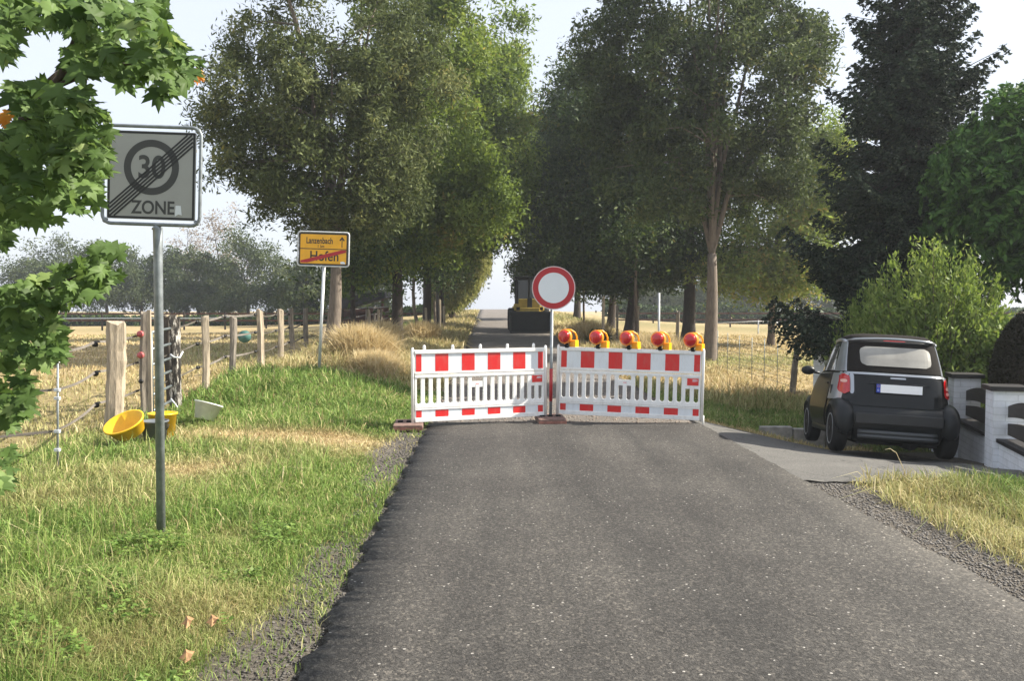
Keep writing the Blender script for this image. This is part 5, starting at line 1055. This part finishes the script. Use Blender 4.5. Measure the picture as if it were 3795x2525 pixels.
# ------------------------------------------------------------ tubs
def tub(name, x, y, rt, rb, hh, wall, mat, label, sy=1, rot=(0, 0, 0), z=None, handle=False):
    z = h1(x, y) if z is None else z; t_ = empty(name, (x, y, z)); t_.rotation_euler = rot; tag(t_, label, 'tub', 'feed tubs by the gate'); m_ = MB()
    m_.lathe([(rb, 0), (rt, hh), (rt+.012, hh), (rt+.012, hh+.018), (rt-wall, hh+.018), (rb-wall, .012), (.001, .012)], 36, M=Matrix.Diagonal((1, sy, 1, 1))); m_.build('shell', mat, t_)
    if handle: m_ = MB(); m_.tube([((rt+.02)*math.cos(a), 0, hh*.9-.12*math.sin(a)) for a in np.linspace(0, math.pi, 9)], .006, 6); m_.build('handle', M['insul_black'], t_)
    return t_
tub('feed_tub', X(302, 9.9), 9.82, .225, .17, .16, .008, M['orange_tub'], 'oval yellow-orange tub tilted on its side against a grey bucket', .8, (R(33), R(-19), R(8)), .235)
tub('grey_bucket', X(343, 9.9), 10.0, .15, .12, .26, .008, M['grey_tub'], 'dark grey bucket under the tilted tub beside the sign pole', handle=True)
tub('yellow_bucket', X(366, 10.3), 10.35, .165, .135, .29, .01, M['yellow_tub'], 'upright yellow bucket half hidden by the sign pole', z=h1(X(366, 10.3), 10.35)+.02)
tub('broken_tub', X(460, 11.4), 11.5, .18, .13, .21, .008, M['white_tub'], 'small whitish tub lying tilted in the grass below the gate post', rot=(R(-14), R(13), 0), z=h1(X(460, 11.4), 11.5)+.07)

# ------------------------------------------------------------ right side: wire fence, posts, white rail
post('fence_post', X(1823, 19.8), 19.8, .84, .13, M['post_grey'], 'weathered leaning post in the field left of the car', 'posts of the right paddock', (.12, 0))
for i, (u, D_, lb) in enumerate([(1652, 24, 'thin wire fence rod beside the pale forked trunk'), (1675, 23.4, 'second thin wire fence rod right of the pale forked trunk'), (1702, 22.8, 'third thin wire fence rod right of the pale forked trunk'), (1731, 22.1, 'fourth thin wire fence rod right of the pale forked trunk'), (1760, 21.4, 'fifth thin wire fence rod right of the pale forked trunk'), (1790, 20.7, 'thin wire fence rod nearest the leaning field post')]):
    x = X(u, D_); m_ = MB(); m_.tube([(x, D_, h1(x, D_)-.05), (x, D_, h1(x, D_)+1.15)], .009, 5); tag(m_.build('fence_rod', M['gate']), lb, 'fence rod', 'rods of the wire mesh fence')
m_ = MB()
for zz in (.18, .34, .50, .66, .82, 1.0): m_.tube([(X(1650, 24), 24, zz-.15), (X(1731, 22.1), 22.1, zz-.22), (X(1820, 19.8), 19.8, zz-.33)], .005, 4, cap=False)
tag(m_.build('wire_mesh', M['gate']), 'thin horizontal wires of the mesh fence in front of the right paddock', 'wire fence')
m_ = MB(); D_ = 48; m_.tube([(X(1640, D_), D_, .78), (X(1745, D_), D_, .90), (X(1790, D_), D_, .82)], .028, 6)
t = tag(m_.build('white_fence', M['tape_white']), 'white rail fence at the far side of the right paddock', 'fence'); m_ = MB(); m_.tube([(X(1745, D_), D_, -.1), (X(1745, D_), D_, .94)], .04, 6); m_.tube([(X(1560, D_), D_, -.1), (X(1560, D_), D_, .9)], .04, 6); m_.build('post', M['tape_white'], t)
# far dark rail fences
for (xa_, xb_, yy, lb) in ((-48, -6.5, 62, 'dark wooden rail fence across the far end of the left meadow'), (8, 44, 66, 'dark wooden rail fence across the far end of the right paddock')):
    t = empty('rail_fence', (xa_, yy, 0)); tag(t, lb, 'fence', 'dark rail fences at the field ends'); m_ = MB(); W_ = xb_-xa_
    for zz in (.65, 1.15): m_.box(0, W_, -.03, .03, zz, zz+.12)
    m_.build('rail', M['brown_wood'], t)
    for k in range(int(W_/3)+1): m_ = MB(); m_.box(k*3-.06, k*3+.06, -.09, -.031, -.3, 1.35); m_.build('post', M['bark_dark'], t)
# field shelter behind the willow trunk
x, y = X(830, 60), 60; t = empty('field_shelter', (x, y, h1(x, y))); tag(t, 'low dark-roofed field shelter between the willow and the first dark avenue trunk', 'shelter'); m_ = MB(); prism(m_, [(-2.0, 1.25), (-1.2, 1.75), (.4, 2.15), (1.9, 2.25), (2.0, 1.85), (-1.0, 1.1)], -1.4, 1.4); m_.build('roof', M['roof_dark'], t)
m_ = MB(); m_.box(-1.8, 1.8, 1.2, 1.3, 0, 1.15); m_.build('back_wall', M['brown_wood'], t)
m_ = MB(); m_.box(-1.8, -1.65, -1.2, -1.05, 0, 1.2); m_.build('post', M['brown_wood'], t); m_ = MB(); m_.box(1.65, 1.8, -1.2, -1.05, 0, 1.8); m_.build('post', M['brown_wood'], t); m_ = MB(); m_.box(-1.8, 1.8, -1.24, -1.205, .9, 1.05); m_.build('rail', M['brown_wood'], t)

# ------------------------------------------------------------ garden wall
A = Vector((5.30, 8.2)); B = Vector((7.1, 15.0)); dirw = (B-A).normalized(); ang = math.atan2(dirw.y, dirw.x)
t = empty('garden_wall', (A.x, A.y, 0), rz=ang); tag(t, 'low white brick garden wall with black-capped pillars and dark board panels right of the car', 'wall')
Lw = (B-A).length; zt = lambda s_: .17-.012*s_; gb = -.6
m_ = MB(); m_.box(0, Lw, -.10, .10, gb, .15); m_.build('base_wall', M['wall_white'], t)
pil = [-.05, 1.62, 3.45, 5.28, 7.0]
for k, s_ in enumerate(pil):
    m_ = MB(); m_.box(s_-.16, s_+.16, -.165, .165, gb, .74); p_ = m_.build('pillar', M['wall_white'], t)
    m_ = MB(); m_.box(s_-.20, s_+.20, -.205, .205, .741, .795, bev=.006); m_.build('cap', M['cap_black'], p_)
for k in range(len(pil)-1):
    a, b = pil[k]+.163, pil[k+1]-.163; m_ = MB(); m_.box(a, b, -.135, .135, .151, .195, bev=.004); m_.build('coping', M['cap_black'], t)
    n_ = 12
    for (z0_, z1_, nm) in ((.24, .40, 'lower_board'), (.44, .60, 'upper_board')):
        m_ = MB(); vs = []; fs = []
        for i in range(n_+1):
            q = i/n_; x_ = a+(b-a)*q; arc = .10*math.sin(math.pi*q)*(1 if z0_ > .4 else .5); lo = z0_+(arc*.5 if z0_ > .4 else 0)
            vs += [(x_, -.015, lo), (x_, .015, lo), (x_, .015, z1_-.03+arc), (x_, -.015, z1_-.03+arc)]
        for i in range(n_):
            for j in range(4): fs.append((i*4+j, i*4+(j+1) % 4, i*4+4+(j+1) % 4, i*4+4+j))
        fs += [(0, 3, 2, 1), (n_*4, n_*4+1, n_*4+2, n_*4+3)]; m_.add(vs, fs); m_.build(nm, M['panel_brown'], t)
x, y = X(1895, 19), 18.8; t = empty('gate_pillar', (x, y, h1(x, y)), rz=R(20)); tag(t, 'lone white pillar with black cap seen just left of the car roof', 'pillar'); m_ = MB(); m_.box(-.19, .19, -.19, .19, -.3, 1.08); m_.build('shaft', M['wall_white'], t); m_ = MB(); m_.box(-.24, .24, -.24, .24, 1.081, 1.14, bev=.006); m_.build('cap', M['cap_black'], t)

# ------------------------------------------------------------ haze
m, nt, b = newmat('haze_air'); nt.nodes.remove(b); vp = N(nt, 'ShaderNodeVolumePrincipled'); vp.inputs['Color'].default_value = (.86, .92, 1, 1); vp.inputs['Density'].default_value = .0009; vp.inputs['Anisotropy'].default_value = .3
nt.links.new(vp.outputs[0], nt.nodes['Material Output'].inputs['Volume'])
mb = MB(); mb.box(-264, 264, -34, 324, -2.2, 17); hz = mb.build('haze', m); tag(hz, 'pale morning haze hanging over the fields', 'haze', kind='stuff'); hz.visible_shadow = True
